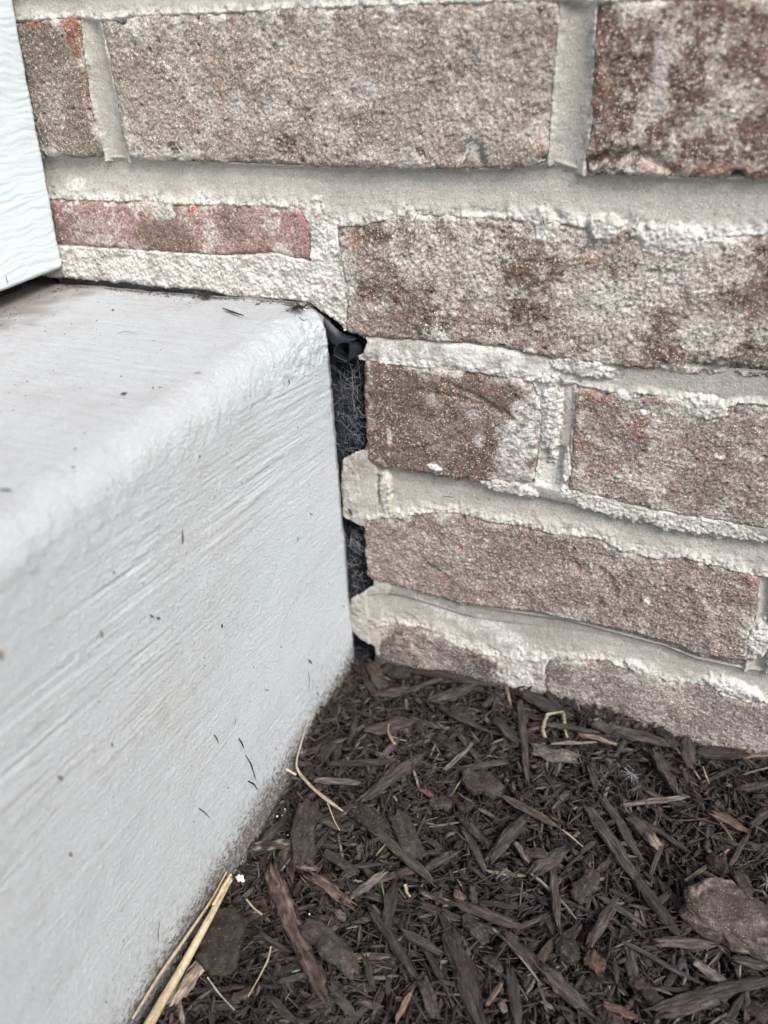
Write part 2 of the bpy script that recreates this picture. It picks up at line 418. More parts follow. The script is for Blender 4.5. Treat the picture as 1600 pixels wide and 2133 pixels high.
def mortar_field(x, z):
    h = np.full(x.shape, -.012); white = np.zeros(x.shape)
    j1 = jag(x, z, 3); edge = np.zeros(x.shape)
    px1130 = on(1130, 770, 1, 0)[0][0]
    for k in range(-1, 5):
        zT, zB = zbot(k - 1, x), ztop(k, x)
        wd = np.maximum(zT - zB, .004); t = (zT - z) / wd
        prof = np.interp(t, [0, .1, .3, .55, .8, .96, 1.0], [-.0022, -.0040, -.0043, -.0034, -.0018, -.0006, -.0004])
        if k == 2:
            flush = np.interp(t, [0, .15, .5, .85, 1], [-.0014, -.0004, -.0002, -.0004, -.0006])
            w = sstep(px1130 + .03, px1130 - .012, x); prof = prof * (1 - w) + flush * w; white = np.maximum(white, w * ((t > -.4) & (t < 1.4)))
        if k in (3, 4):                       # crumbly lip under the brick above
            px = on(1130 if k == 3 else 780, 1030, 1, 0)[0][0]
            w = sstep(px - .03, px + .01, x) if k == 3 else sstep(px + .12, px + .0, x) * .6
            lip = np.interp(t, [0, .12, .26, .34], [-.0002, -.0003, -.0012, -.0042])
            prof = np.maximum(prof, lip * w + -.0045 * (1 - w))
        out = np.maximum(zB - z, 0)
        up = np.maximum(z - zT, 0)
        hh = np.where(t < 0, -.0022 - up * 3.0, np.where(t > 1, -.0004 - out * 1.7, prof))
        edge = np.maximum(edge, np.clip(1 - np.abs(t - 1.0) / .22, 0, 1))
        white = np.maximum(white, .55 * np.clip(1 - np.abs(t - .95) / .3, 0, 1))
        hh = hh + j1 * sstep(.5, 1.0, t) * 1.1
        h = np.maximum(h, hh)
    for k, hs in HEADS.items():
        zt, zb = ztop(k, x), zbot(k, x)
        for a, b in hs:
            if a is None: continue
            xl, xr = vx(a, z), vx(b, z)
            u = (x - xl) / np.maximum(xr - xl, .002)
            pr = -.0007 - .0034 * np.clip(1 - (2 * u - 1) ** 2, 0, 1) ** .7
            o = np.maximum(xl - x, 0) + np.maximum(x - xr, 0)
            hh = np.where((u < 0) | (u > 1), -.0007 - o * 2.2, pr)
            if k == 1: hh = np.where((u < 0) | (u > 1), -.0002 - o * 2.2, -.0002 + j1 * .3); white = np.maximum(white, 1.0 * ((u > -.15) & (u < 1.2) & (z < zt) & (z > zb - .002)))
            if k == 4: hh = np.where((u < 0) | (u > 1), -.0004 - o * .7, -.0004 + j1 * .6)
            if k == 2: white = np.maximum(white, .6 * ((u > -.1) & (u < .6) & (z < zt) & (z > zb)))
            ok = (z < zt + .002) & (z > zb - .002)
            hh = hh + j1 * .5 * np.clip(np.abs(2 * u - 1), 0, 1)
            h = np.where(ok, np.maximum(h, hh), h)
            edge = np.where(ok, np.maximum(edge, np.clip(1 - np.abs(np.abs(2 * u - 1) - (.5 if k == 1 else 1)) / (.9 if k == 1 else .4), 0, 1) * .8), edge)
    # rough bedding mortar below the cut brick
    xs, zs = W([(130, 515), (250, 521), (400, 531), (470, 535), (520, 534), (560, 528), (600, 537), (650, 548), (720, 560)])
    low = np.interp(x, xs, zs); xr = on(716, 620, 1, 0)[0][0]
    wq = sstep(xr + .0012, xr - .0005, x + j1 * .6) * (z < low + .006)
    bed = -.0002 - np.maximum(z - low, 0) * 2.0 + j1 * .5
    h = np.where(wq > .5, np.maximum(h, bed + .0004), h)
    ww = wq * (z < low + .0015) * (x < xr + .002) * (z > foot_z.min() - .02); white = np.maximum(white, ww)
    edge = np.maximum(edge, ww)
    bl = blobs(x, z, BLOBS); edge = np.maximum(edge, (bl > h) * .8); white = np.maximum(white, .5 * (bl > h + .0003))
    h = np.maximum(h, bl)
    # opening beside the step
    gq = in_gap(x, z) + jag(x, z, 9) * .45
    keep = gq < 0
    q0 = vline([(786, 900), (783, 1000), (790, 1120)]); q1 = vline([(812, 1230), (795, 1270), (800, 1345)])
    zc1 = on(750, 1160, 1, 0)[0][2]; zc2 = on(750, 700, 1, 0)[0][2]; zc3 = on(750, 880, 1, 0)[0][2]
    le = np.where(z > zc1, vx(q0, z), vx(q1, z)); inb = (z < zc3) * sstep(.0006, -.0004, x - le + j1 * .4)
    h = np.maximum(h, np.where(inb > 0, -.0009 - .0012 * (1 - inb) - (1 - inb) * .004, -.02)); flat_ = inb
    h = np.where((z > zc3) & (z < zc2) & (gq < 0), np.maximum(h, -.0022), h)
    h = np.where((gq < 0) & (gq > -.002), h - .0016 * (1 + gq / .002) ** 2, h)
    white = np.maximum(white * (1 - .5 * inb), .35 * inb); edge = edge * (1 - .75 * inb)
    # crumble
    rough = np.clip(edge + white * .35, 0, 1)
    cr = fbm(x, z, 560, 3, 21, .75)
    m, _ = grains(x, z, .0014, .8, .0003, .0009, 3); m2, _ = grains(x, z, .0034, .6, .0005, .0016, 6)
    h = h + rough * (cr * .00042 + m * .00050 + m2 * .00055 - .0005) + fbm(x, z, 60, 4, 31, .5) * .00028 + pn(x * 900, z * 900, 4) * .00006
    return h, np.clip(white, 0, 1), rough, keep

SPEC = {  # brick looks: base, relief strength, red, pale, dark amounts
 'A0': dict(b=(0.2093, 0.1748, 0.1395), red=.5, pale=.35, dark=.35, rel=1.0),
 'A1': dict(b=(0.3162, 0.2743, 0.2325), red=.22, pale=.55, dark=.35, rel=1.1),
 'A2': dict(b=(.150, .098, .080), red=.3, pale=1.1, dark=.5, rel=.9),
 'B0': dict(b=(.330, .215, .200), red=.4, pale=.9, dark=.7, rel=.55),
 'B1': dict(b=(0.2604, 0.212, 0.1767), red=.35, pale=.9, dark=.95, rel=1.2),
 'C0': dict(b=(.150, .112, .090), red=.35, pale=.15, dark=.25, rel=.8),
 'C1': dict(b=(0.2837, 0.2344, 0.2027), red=.4, pale=.7, dark=.3, rel=1.1),
 'D0': dict(b=(0.2651, 0.212, 0.1832), red=.15, pale=.35, dark=.3, rel=1.2),
 'D1': dict(b=(.25, .17, .15), red=.5, pale=.4, dark=.3, rel=1.0),
 'E0': dict(b=(0.2232, 0.1814, 0.1674), red=.1, pale=.5, dark=.9, rel=.9),
 'E1': dict(b=(0.2511, 0.2185, 0.1953), red=.12, pale=.4, dark=.25, rel=.9),
}

def brick_field(x, z, k, i, lc, rc, key, seed):
    sp_ = SPEC.get(key) or dict(b=random.choice([(.27, .21, .18), (.22, .16, .13), (.30, .24, .21)]), red=.3, pale=.5, dark=.4, rel=1.0)
    xl = vx(lc, z) if lc is not None else np.full(x.shape, XW0 - .01)
    xr = vx(rc, z) if rc is not None else np.full(x.shape, XW1 + .01)
    zt, zb = ztop(k, x), zbot(k, x)
    if key == 'B0':
        xs, zs = W([(100, 513), (250, 521), (400, 531), (470, 535), (520, 534), (560, 530), (600, 538), (650, 548)])
        zb = np.interp(x, xs, zs)
    chipm, _ = grains(x, z, .013, .5, .0008, .0032, seed + 60)
    j = jag(x, z, seed) * .75 - chipm * .0022
    dx = np.minimum(x - xl, xr - x); dz = np.minimum(zt - z, z - zb)
    rc_ = .0015 if key == 'B0' else .004
    d = np.where((dx < rc_) & (dz < rc_), rc_ - np.hypot(rc_ - dx, rc_ - dz), np.minimum(dx, dz)) + j
    d = np.minimum(d, -in_gap(x, z) * 1.0 + .0003) if key == 'B1' else d
    rel = sp_['rel']
    r = .0026
    e = -(.0018) * np.clip(1 - d / r, 0, 1) ** 2
    h = np.where(d > 0, e, -.0018 + d * 5.0)
    n_low = fbm(x, z, 28, 3, seed + 5, .5) * .0007
    n_mid = fbm(x, z, 130, 4, seed + 7, .6) * .00024
    n_f = fbm(x, z, 620, 3, seed + 9, .7) * .00030
    ridg = -np.abs(fbm(x + z * .6, z * 1.6, 45, 3, seed + 13, .55)) * .00045
    gm, gv = grains(x, z, .0013, .5, .00025, .00065, seed + 1)
    pit, _ = grains(x, z, .009, .32, .0004, .0019, seed + 2); pit = pit * sstep(-.5, .1, fbm(x, z, 500, 2, seed + 4))
    h = h + rel * (n_low + n_mid + n_f + ridg + gm * .00034) - pit * .0012 - sstep(.35, .75, fbm(x, z, 150, 3, seed + 62, .6)) * .0004
    # ---- named relief
    if key == 'D0':
        lx, lz = W([(1000, 1262), (1100, 1272), (1170, 1288), (1276, 1308), (1381, 1334), (1450, 1362), (1560, 1380)])
        st = np.interp(x, lx, lz) + pn(x * 90, z * 20, 2) * .0005
        h = h - .0026 * sstep(st + .0006, st - .0006, z) * (x > lx[0] - .01) * sstep(lx[0] - .02, lx[0] + .015, x)
        dd = seg_d([1175, 1225, 1262, 1270, 1245], [1170, 1185, 1205, 1235, 1262], x, z); h = h - .0011 * np.exp(-(dd / .0042) ** 2) * (1 + fbm(x, z, 150, 3, 4))
        dd = seg_d([1440, 1470, 1480], [1215, 1270, 1330], x, z); h = h + .0006 * np.exp(-(dd / .0028) ** 2)
        dd = seg_d([820, 900, 960, 1010], [1130, 1180, 1230, 1245], x, z); h = h - .0006 * np.exp(-(dd / .0018) ** 2)
    if key == 'C0':
        for (a, b_) in (([870, 960, 1050, 1080], [815, 830, 862, 890]), ([840, 900, 960], [940, 930, 905]), ([930, 990, 1030], [800, 826, 850])):
            dd = seg_d(a, b_, x, z); h = h - .0008 * np.exp(-(dd / .0014) ** 2)
    if key == 'A2':
        dd = seg_d([1215, 1270, 1330, 1380, 1410], [345, 324, 322, 345, 362], x, z); h = h - .0022 * np.exp(-(dd / .0018) ** 2)
    if key == 'A1':
        dd = seg_d([960, 975, 995, 1005], [325, 303, 312, 345], x, z); h = h - .0028 * np.exp(-(dd / .0017) ** 2)
        for q in ((872, 318, 10), (362, 310, 16), (590, 305, 26), (1140, 330, 14)):
            h = h - .0016 * spot(x, z, q[0], q[1], q[2], q[2] * .6)
    if key == 'B1':
        dd = seg_d([1440, 1520, 1600], [765, 772, 778], x, z); h = h - .0018 * np.exp(-(dd / .002) ** 2)
    # ---- colour
    b = np.array(sp_['b']); C = np.broadcast_to(b, x.shape + (3,)).copy()
    def mix(col, m): C[:] = C + (np.array(col) - C) * m[..., None]
    C[..., 2] *= 1.01
    f1 = fbm(x, z, 36, 5, seed + 20, .62); f2 = fbm(x, z, 70, 5, seed + 24, .62); f3 = fbm(x, z, 48, 5, seed + 28, .65)
    f4 = fbm(x, z, 240, 3, seed + 40, .6)
    mix(b * np.array([.50, .44, .40]), np.clip(sstep(-.05, .65, f1) * sp_['dark'] * 1.15, 0, 1))
    mix((.25, .12, .085), sstep(.32, .8, f2 + f4 * .45) * sp_['red'] * .75)
    edge_red = np.clip(1 - d / .004, 0, 1) * sstep(.0, .6, f2 + .2); mix((.24, .12, .09), edge_red * .5 * min(1, sp_['red'] * 2.2))
    salt = .45 + .9 * sstep(-.25, .35, fbm(x, z, 950, 2, seed + 44, .8))
    mix((.54, .495, .44), np.clip(sstep(-.05, .65, f3 + f4 * .3) * sp_['pale'] * salt * 1.25, 0, 1) * .85)
    C *= (1 + .42 * fbm(x, z, 760, 2, seed + 46, .8) + .12 * f4)[..., None]
    # grains
    gmod = .35 + .65 * sstep(-.3, .4, fbm(x, z, 55, 3, seed + 50)); mix((.74, .66, .56), gm * (gv > .42) * .9 * gmod); mix(b * .45, gm * (gv < .16) * .7)
    g2, v2 = grains(x, z, .0042, .5, .0004, .0013, seed + 3); mix((.66, .58, .47), g2 * (v2 > .4) * .75); mix((.36, .15, .10), g2 * (v2 < .07) * .8)
    mix((.07, .05, .045), pit * .35)
    # mortar film left round the brick's rim
    mix((.54, .51, .46), np.clip(1 - (d + pn(x * 90, z * 90, seed) * .002) / .0065, 0, 1) * sstep(-.1, .6, f3 + f4 * .3) * .85)
    # ---- named marks
    if key == 'C0':
        mix((.88, .87, .86), spot(x, z, 906, 972, 17, 7, -5, .12, .1) )
        mix((.50, .47, .42), spot(x, z, 812, 912, 6, 22, 0, .2, .1))
        stre = sstep(-.15, .35, fbm(x * .55 + z * .5, x * .2 - z * 1.0, 420, 3, 8, .6) + .25)
        mix((.58, .56, .52), np.clip(spot(x, z, 1092, 905, 44, 90, -18, .3, .24) * (.25 + .95 * stre), 0, 1))
        mix((.60, .57, .54), spot(x, z, 982, 865, 12, 6, 0, .9, 1.2) * .6); mix((.60, .57, .54), spot(x, z, 1000, 915, 12, 9, 0, .9, 1.2) * .7); mix((.55, .5, .46), spot(x, z, 902, 838, 10, 13, 0, .9, 1.3) * .5)
        mix((.27, .11, .08), np.clip(1 - (x - xl) / .003, 0, 1) * .7)
    if key == 'B0':
        mix((.17, .12, .09), np.maximum(spot(x, z, 340, 495, 78, 32, 0, .2, .24), spot(x, z, 480, 470, 30, 30, 0, .4, .7)) * .85)
        mix((.52, .46, .44), spot(x, z, 180, 490, 50, 34, 0, .5, .5) * .6)
        mix((.34, .17, .155), np.clip(1 - (xr - x) / .005, 0, 1) * .8)
        mix((.30, .10, .05), spot(x, z, 402, 432, 14, 8, 0, .4, .4))
    if key == 'A0':
        mix((.27, .105, .065), spot(x, z, 150, 65, 20, 38, 12, .15, .3) * .9); mix((.24, .11, .07), spot(x, z, 75, 52, 26, 7, 0, .3, .4))
    if key == 'A1':
        for q in ((480, 222, 26, 14), (560, 228, 16, 10), (300, 62, 34, 12), (755, 190, 30, 14), (770, 320, 24, 12)): mix((.55, .52, .50), spot(x, z, *q, 0, .8, 1.0) * .6)
        for q in ((460, 195, 10, 26), (545, 215, 8, 5), (508, 155, 4, 4), (525, 172, 3, 3), (1130, 300, 14, 12), (482, 70, 6, 16)): mix((.30, .13, .09), spot(x, z, *q, 0, .8, 1.0) * .6)
    if key == 'A2':
        mix((.50, .45, .43), spot(x, z, 1378, 150, 12, 42, 8, .3, .25) * .8); mix((.30, .15, .10), spot(x, z, 1490, 355, 110, 9, -2, .4, .5) * .8)
        blotch = sstep(.05, .5, fbm(x, z, 190, 3, 77, .5)); mix((.40, .35, .29), blotch * .55)
    if key == 'B1':
        for q in ((840, 590, 45, 60), (1130, 560, 60, 50), (1100, 650, 55, 40), (1380, 650, 40, 50), (1590, 590, 30, 60), (1540, 610, 30, 20)): mix((.12, .08, .062), spot(x, z, *q, 0, .7, .8) * 1.0)
        for q in ((1000, 560, 60, 70), (1260, 650, 80, 60), (1450, 560, 60, 40), (870, 540, 50, 30), (1350, 600, 60, 30), (1180, 500, 60, 22), (1480, 690, 60, 30)): mix((.56, .52, .46), spot(x, z, *q, 0, .7, .9) * 1.0)
        for q in ((1230, 540, 12, 8), (735, 500, 20, 12)): mix((.33, .14, .09), spot(x, z, *q, 0, .5, .6) * .7)
    if key == 'B1':
        mix((.52, .49, .44), spot(x, z, 722, 560, 16, 90, 4, .8, .5) * .85)
    if key == 'C1':
        for q in ((1325, 895, 18, 22), (1210, 925, 26, 12), (1235, 825, 34, 14)): mix((.28, .12, .085), spot(x, z, *q, 0, .5, .6) * .75)
        mix((.74, .72, .69), spot(x, z, 1344, 856, 8, 7, 0, .2, .1)); mix((.74, .68, .60), spot(x, z, 1500, 950, 10, 5, -15, .2, .1)); mix((.45, .14, .11), spot(x, z, 1283, 975, 4, 5, 0, .2, .1))
        mix((.16, .12, .11), spot(x, z, 1350, 945, 60, 40, -20, .8, .6) * .4)
    if key == 'D0':
        mix((.70, .68, .66), spot(x, z, 1348, 1255, 7, 9, 20, .2, .2)); mix((.45, .10, .05), spot(x, z, 963, 1140, 5, 4, 0, .2, .2)); mix((.30, .15, .125), spot(x, z, 915, 1205, 22, 12, -20, .5, .6) * .7)
        mix((.29, .14, .11), spot(x, z, 1562, 1212, 20, 12, -20, .5, .6) * .8); mix((.62, .60, .58), spot(x, z, 1185, 1301, 7, 4)); mix((.62, .60, .58), spot(x, z, 1334, 1316, 7, 3))
    if key == 'E0':
        mix((.045, .047, .058), np.maximum(spot(x, z, 985, 1400, 60, 26, -20, .7, .9), spot(x, z, 800, 1375, 34, 40, -30, .7, .9)) * .8)
        mix((.6, .57, .55), spot(x, z, 858, 1345, 7, 4, 0, .4, .6))
    if key == 'E1':
        mix((.13, .10, .095), spot(x, z, 1165, 1405, 34, 20, -10, .5, .4) * .7); mix((.62, .6, .57), spot(x, z, 1237, 1416, 5, 3)); mix((.35, .13, .10), spot(x, z, 1222, 1378, 18, 7, -15, .4, .6) * .7)
    return h, np.clip(C, .01, .8), d

wall = link(bpy.data.objects.new('brick_wall', None))
wall.location = (0, 0, 0)
tag(wall, 'weathered brown and grey brick wall with pale mortar joints behind the mulch', 'brick wall')

LAB = {'A0': 'brown end of a brick beside the white trim board, with a red patch at its top corner',
       'A1': 'long beige gritty brick at the top with small chips out of its lower edge',
       'A2': 'dark mottled brick at the top right corner', 'B0': 'thin cut pink brick above a band of rough white mortar',
       'B1': 'long brick with dark and whitish blotches in the second course', 'C0': 'short smooth brown brick beside the gap with a white paint spot',
       'C1': 'pale pinkish grey brick right of the short brown brick', 'D0': 'long brick with a hollow in its face and a ledge along its foot',
       'D1': 'red brown end of a brick at the right edge', 'E0': 'low brick with blue black stains just above the mulch', 'E1': 'grey brick at the right, half buried by mulch'}
for k in range(-2, 5):
    hs = HEADS[k]
    spans = []
    if hs[0][0] is None: prev = hs[0][1]; rest = hs[1:]; start = 0
    else: prev = None; rest = hs; start = 0
    for a, b in rest: spans.append((prev, a)); prev = b
    spans.append((prev, None))
    for i, (lc, rc) in enumerate(spans):
        key = ('ABCDE'[k] + str(i)) if k >= 0 else '-'
        if key not in SPEC: key = '-'
        xa = (lc[0].min() if lc is not None else XW0) - .0015; xb = (rc[0].max() if rc is not None else XW1) + .0015
        zhi = ztop(k, np.linspace(xa, xb, 200)).max() + .0015; zlo = zbot(k, np.linspace(xa, xb, 200)).min() - .0015
        xs = axis_pts(max(xa, XW0), min(xb, XW1), X0V, X1V, DF, .006); zs = axis_pts(max(zlo, ZW0), min(zhi, ZW1), Z0V, Z1V, DF, .006)
        X, Z = np.meshgrid(xs, zs)
        h, C, d = brick_field(X, Z, k, i, lc, rc, key, 100 + 31 * (k + 2) + 7 * i)
        V = np.stack([X, -h, Z], -1).reshape(-1, 3)
        F = grid_faces(len(xs), len(zs))
        dm = (d.ravel()[F] > -.0022).any(1)
        A = {'Col': C.reshape(-1, 3)}
        V, F, A = compact(V, F[dm], A)
        if len(F) == 0: continue
        o = obj('brick', mesh_np('brick', V, F, True, A), MAT['brick'], wall)
        if key in LAB: o['label'] = LAB[key]

xs = axis_pts(XW0, XW1, X0V, X1V, DF, .004); zs = axis_pts(ZW0, ZW1, Z0V, Z1V, DF, .004)
X, Z = np.meshgrid(xs, zs)
h, wh, rough, keep = mortar_field(X, Z)
C = np.broadcast_to(np.array([.36, .345, .305]), X.shape + (3,)).copy()
def mixm(col, m): C[:] = C + (np.array(col) - C) * m[..., None]
mixm((.30, .285, .245), sstep(0, .8, fbm(X, Z, 30, 4, 51)) * .6)
mixm((.66, .64, .59), wh * sstep(-.6, .3, fbm(X, Z, 90, 4, 61, .6)) * .95)
mixm((.60, .575, .52), rough * sstep(-.3, .3, fbm(X, Z, 260, 3, 63, .7)) * .75)
mixm((.66, .65, .62), np.maximum.reduce([spot(X, Z, q[0], q[1], q[2], q[3], q[4] if len(q) > 4 else 0, .6, .6) for q in
     [(150, 388, 30, 16), (408, 412, 26, 14), (200, 412, 60, 6), (1040, 475, 20, 14), (930, 1285, 90, 15, -20), (1050, 1330, 90, 18, -25), (1085, 1420, 26, 60), (1140, 820, 30, 26), (1150, 1000, 30, 30), (1110, 1000, 20, 20), (1500, 495, 90, 14), (1530, 1440, 60, 12)]]) * .75)
m_, v_ = grains(X, Z, .0028, .5, .0003, .0008, 71); mixm((.13, .11, .09), m_ * (v_ > .75) * .7)
mixm((.20, .175, .14), spot(X, Z, 730, 975, 30, 30, 0, .6, .8) * .5)
mixm((.13, .12, .12), spot(X, Z, 1060, 1440, 50, 16, -10, .6, .6) * .6)
V = np.stack([X, -h, Z], -1).reshape(-1, 3); F = grid_faces(len(xs), len(zs))
dm = (h.ravel()[F] > -.0068).any(1) & keep.ravel()[F].all(1)
V, F, A = compact(V, F[dm], {'Col': np.clip(C, .02, .8).reshape(-1, 3)})
obj('mortar', mesh_np('mortar', V, F, True, A), MAT['mortar'], wall)
# solid backing of the wall, behind the cavity
def box(name, lo, hi, mat, parent=None):
    x0, y0, z0 = lo; x1, y1, z1 = hi
    V = [(x0, y0, z0), (x1, y0, z0), (x1, y1, z0), (x0, y1, z0), (x0, y0, z1), (x1, y0, z1), (x1, y1, z1), (x0, y1, z1)]
    F = [(0, 3, 2, 1), (4, 5, 6, 7), (0, 1, 5, 4), (1, 2, 6, 5), (2, 3, 7, 6), (3, 0, 4, 7)]
    return obj(name, mesh_np(name, V, F, False, {'Col': np.full((8, 3), .06)}), mat, parent)
box('backing', (XW0, .022, ZW0), (XW1, .10, ZW1), MAT['mortar'], wall)

# ------------------------------------------------------------------ concrete step
SX, ST, SR = -.1043, .210, .013                  # face plane, top level, rounding of the arris
def step_profile():
    # walk from far left on the top, over the rounded arris, down the face
    s = axis_pts(-.70, -SR, -.16, 0, .00045, .02); top = np.stack([SX + s, np.full(len(s), ST)], 1); tn = np.tile([0., 1.], (len(s), 1))
    a = np.linspace(0, np.pi / 2, 58)[1:-1]
    arc = np.stack([SX - SR + SR * np.sin(a), ST - SR + SR * np.cos(a)], 1); an = np.stack([np.sin(a), np.cos(a)], 1)
    zz = axis_pts(0, ST - SR + .06, 0, .215, .00045, .02); fc = np.stack([np.full(len(zz), SX), ST - SR - zz], 1); fn = np.tile([1., 0.], (len(zz), 1))
    P = np.concatenate([top, arc, fc]); Nn = np.concatenate([tn, an, fn])
    sl = np.concatenate([[0], np.cumsum(np.hypot(*np.diff(P, axis=0).T))])
    return P, Nn, sl - sl[len(top) - 1]
P, Nn, SL = step_profile()
ys = -axis_pts(-.0012, 1.0, .0, .285, .0005, .03)
YY, SS = np.meshgrid(ys, SL)
face = sstep(0.0, .022, SS); topm = 1 - sstep(-.004, .012, SS)
zf = ST - SR - (SS - SR * np.pi / 2)            # height on the face
# brushed lines drawn along the arris, tilted a little on the face
u = YY; v = SS - .13 * YY
rake = fbm(u * 8 + fbm(u, v, 40, 2, 80) * .2, v * 300, 1, 4, 81, .68) + .35 * fbm(u * 30, v * 900, 1, 2, 82, .6)
band = sstep(.012, .03, SS) * (1 - .72 * sstep(.06, .15, SS)) * (.55 + .7 * sstep(.3, -.5, fbm(u, v, 14, 3, 83)))
d = rake * .00026 * band * (.65 + .9 * sstep(-.2, .5, fbm(u * 18, v * 60, 1, 3, 84)))
ut = SS * .0 + YY; v2_ = SS
trake = fbm(SS * 30 + YY * 8, (YY + SS * .05) * 300, 1, 3, 85, .6)
d += trake * .00016 * topm
d += fbm(YY, SS, 22, 3, 87, .5) * .0005 + fbm(YY, SS, 75, 3, 89, .5) * .00012
peb = pn(YY * 620, SS * 760, 91) + .6 * pn(YY * 1000, SS * 1100, 92)
d += peb * (.00003 + .00009 * face)
ml, mv = grains(YY, SS, .007, .35, .0006, .0022, 95); d += ml * .00022 * face
pt, pv = grains(YY, SS, .006, .4, .00018, .0006, 97); d -= pt * (pv > .5) * .0005
lowb = sstep(.016, .0, np.abs(SS - .016) - .008)
d += lowb * (fbm(YY, SS, 150, 4, 99, .65) * .0009 * sstep(-.09, -.01, YY) + fbm(YY, SS, 70, 4, 102, .6) * .00045)
d -= .0022 * sstep(-.005, .0012, YY) ** 2 * 1.0 * (face + .2) * .4
px_ = P[:, 0][:, None] + Nn[:, 0][:, None] * d; pz_ = P[:, 1][:, None] + Nn[:, 1][:, None] * d
# wavering end of the slab against the joint
yy = YY + sstep(-.006, .0008, YY) * (fbm(SS, SS * 0, 60, 3, 101, .6) * .0009 - .0006)
base_t = np.array([.53, .552, .565]); base_f = np.array([.625, .68, .705])  # top tone darkened to offset the high sun; light balance put into colour
C = base_t + (base_f - base_t) * face[..., None]
def mixc(col, m): C[:] = C + (np.array(col) - C) * np.clip(m, 0, 1)[..., None]
st1 = fbm(YY, SS, 9, 4, 111, .55); st2 = fbm(u * 12, v * 80, 1, 4, 113, .6)
mixc((.46, .42, .36), .22 * sstep(-.05, -.22, YY) + 0 * YY)
mixc((.52, .48, .42), sstep(.1, .9, st1 * .6 + st2 * .25 + fbm(YY, SS, 160, 3, 119, .6) * .5) * .40 * sstep(-.04, -.18, YY))
mixc((.46, .43, .37), sstep(.25, .9, rake * .8 + st1 * .3) * .35 * band)
mixc((.40, .36, .31), sstep(.15, .8, fbm(SS * 1.2, YY, 60, 5, 115, .65)) * .22 * topm)
mixc((.46, .40, .38), sstep(-.1, .8, fbm(SS, YY, 20, 4, 117, .6)) * .22 * topm)
gk, gkv = grains(YY, SS, .0042, .5, .0002, .0009, 121); mixc((.10, .075, .06), gk * (gkv > .72) * sstep(-.1, .5, fbm(SS, YY, 35, 3, 123)) * .6 * topm)
gk, gkv = grains(YY, SS, .0050, .45, .00018, .0007, 127); mixc((.20, .17, .15), gk * (gkv > .72) * .7 * face)
gk, gkv = grains(YY, SS, .020, .35, .0006, .002, 129); mixc((.42, .33, .23), gk * (gkv > .5) * .45 * sstep(-.5, .3, fbm(YY, SS, 300, 3, 130)))
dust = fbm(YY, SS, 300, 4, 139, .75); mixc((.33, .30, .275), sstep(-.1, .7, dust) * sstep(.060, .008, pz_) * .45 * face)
mixc((.34, .30, .27), sstep(0, .7, dust + .2 * fbm(SS, YY, 40, 3, 140)) * sstep(-.03, -.002, YY) * .35 * topm)
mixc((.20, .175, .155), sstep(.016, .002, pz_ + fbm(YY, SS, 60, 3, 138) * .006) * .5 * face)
# grime where mulch and joint meet the slab
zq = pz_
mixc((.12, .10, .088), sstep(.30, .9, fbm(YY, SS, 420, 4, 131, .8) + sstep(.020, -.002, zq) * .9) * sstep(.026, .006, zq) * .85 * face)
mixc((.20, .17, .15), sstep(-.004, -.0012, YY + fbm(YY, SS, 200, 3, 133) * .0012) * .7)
mixc((.22, .18, .15), sstep(SX - .112, SX - .14, P[:, 0][:, None] + fbm(YY, SS, 60, 4, 135) * .012) * .75 * topm)
gk, gkv = grains(YY, SS, .0022, .5, .0002, .0006, 137); mixc((.09, .07, .055), gk * sstep(-.035, -.004, YY + fbm(SS, YY, 50, 3) * .02) * topm * .8)
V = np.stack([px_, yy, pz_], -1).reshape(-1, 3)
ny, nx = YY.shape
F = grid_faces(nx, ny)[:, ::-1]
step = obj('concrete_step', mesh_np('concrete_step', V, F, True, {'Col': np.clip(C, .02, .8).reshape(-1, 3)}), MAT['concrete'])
tag(step, 'pale painted concrete step with a rounded brushed edge beside the brick wall', 'concrete step')
# end cap of the slab toward the wall (closes the solid)
capV = [(P[0, 0], .0004, -.06)] + [(P[i, 0] - .0016, .0004, P[i, 1] - .0016) for i in range(0, len(P), 6)] + [(P[-1, 0] - .0016, .0004, -.06)]
me = bpy.data.meshes.new('end_cap'); me.from_pydata(capV, [], [list(range(len(capV)))])
a_ = me.attributes.new('Col', 'FLOAT_COLOR', 'POINT'); a_.data.foreach_set('color', np.tile([.3, .28, .26, 1], len(capV)))
obj('end_cap', me, MAT['concrete'], step)

# ------------------------------------------------------------------ white trim board
bx, bz = W([(138, 556), (35, 0)])
bt = .018; zb0 = bz[0]; tilt = (bx[1] - bx[0]) / (bz[1] - bz[0])
ysb = -axis_pts(.0015, .30, 0, .09, .0005, .01); zsb = axis_pts(zb0, ZW1, zb0, .34, .0005, .01)
YB, ZB = np.meshgrid(ysb, zsb)
wav = fbm(YB * 45, (ZB + YB * .03) * 430 + fbm(YB, ZB, 60, 2, 141) * .8, 1, 3, 143, .55)
hx = wav * .00021 + fbm(YB, ZB, 60, 3, 145) * .0001
edge_r = .0014 * (np.clip(1 - (-.0015 - YB) / .0025, 0, 1) ** 2 + np.clip(1 - (ZB - zb0) / .0018, 0, 1) ** 2)
XB = bx[0] + (ZB - zb0) * tilt + hx - edge_r
YB2 = YB + fbm(ZB, ZB * 0, 120, 3, 147) * .0006 * np.clip(1 - (-.0015 - YB) / .004, 0, 1)
CB = np.broadcast_to(np.array([.62, .695, .72]), YB.shape + (3,)).copy()
gk, gkv = grains(YB, ZB, .008, .35, .0002, .0006, 149); CB += (np.array([.3, .27, .22]) - CB) * (gk * (gkv > .5) * .6)[..., None]
nb, mb = YB.shape[1], YB.shape[0]
Vf = np.stack([XB, YB2, ZB], -1).reshape(-1, 3)
Vb = Vf.copy(); Vb[:, 0] = bx[0] + (Vf[:, 2] - zb0) * tilt - bt
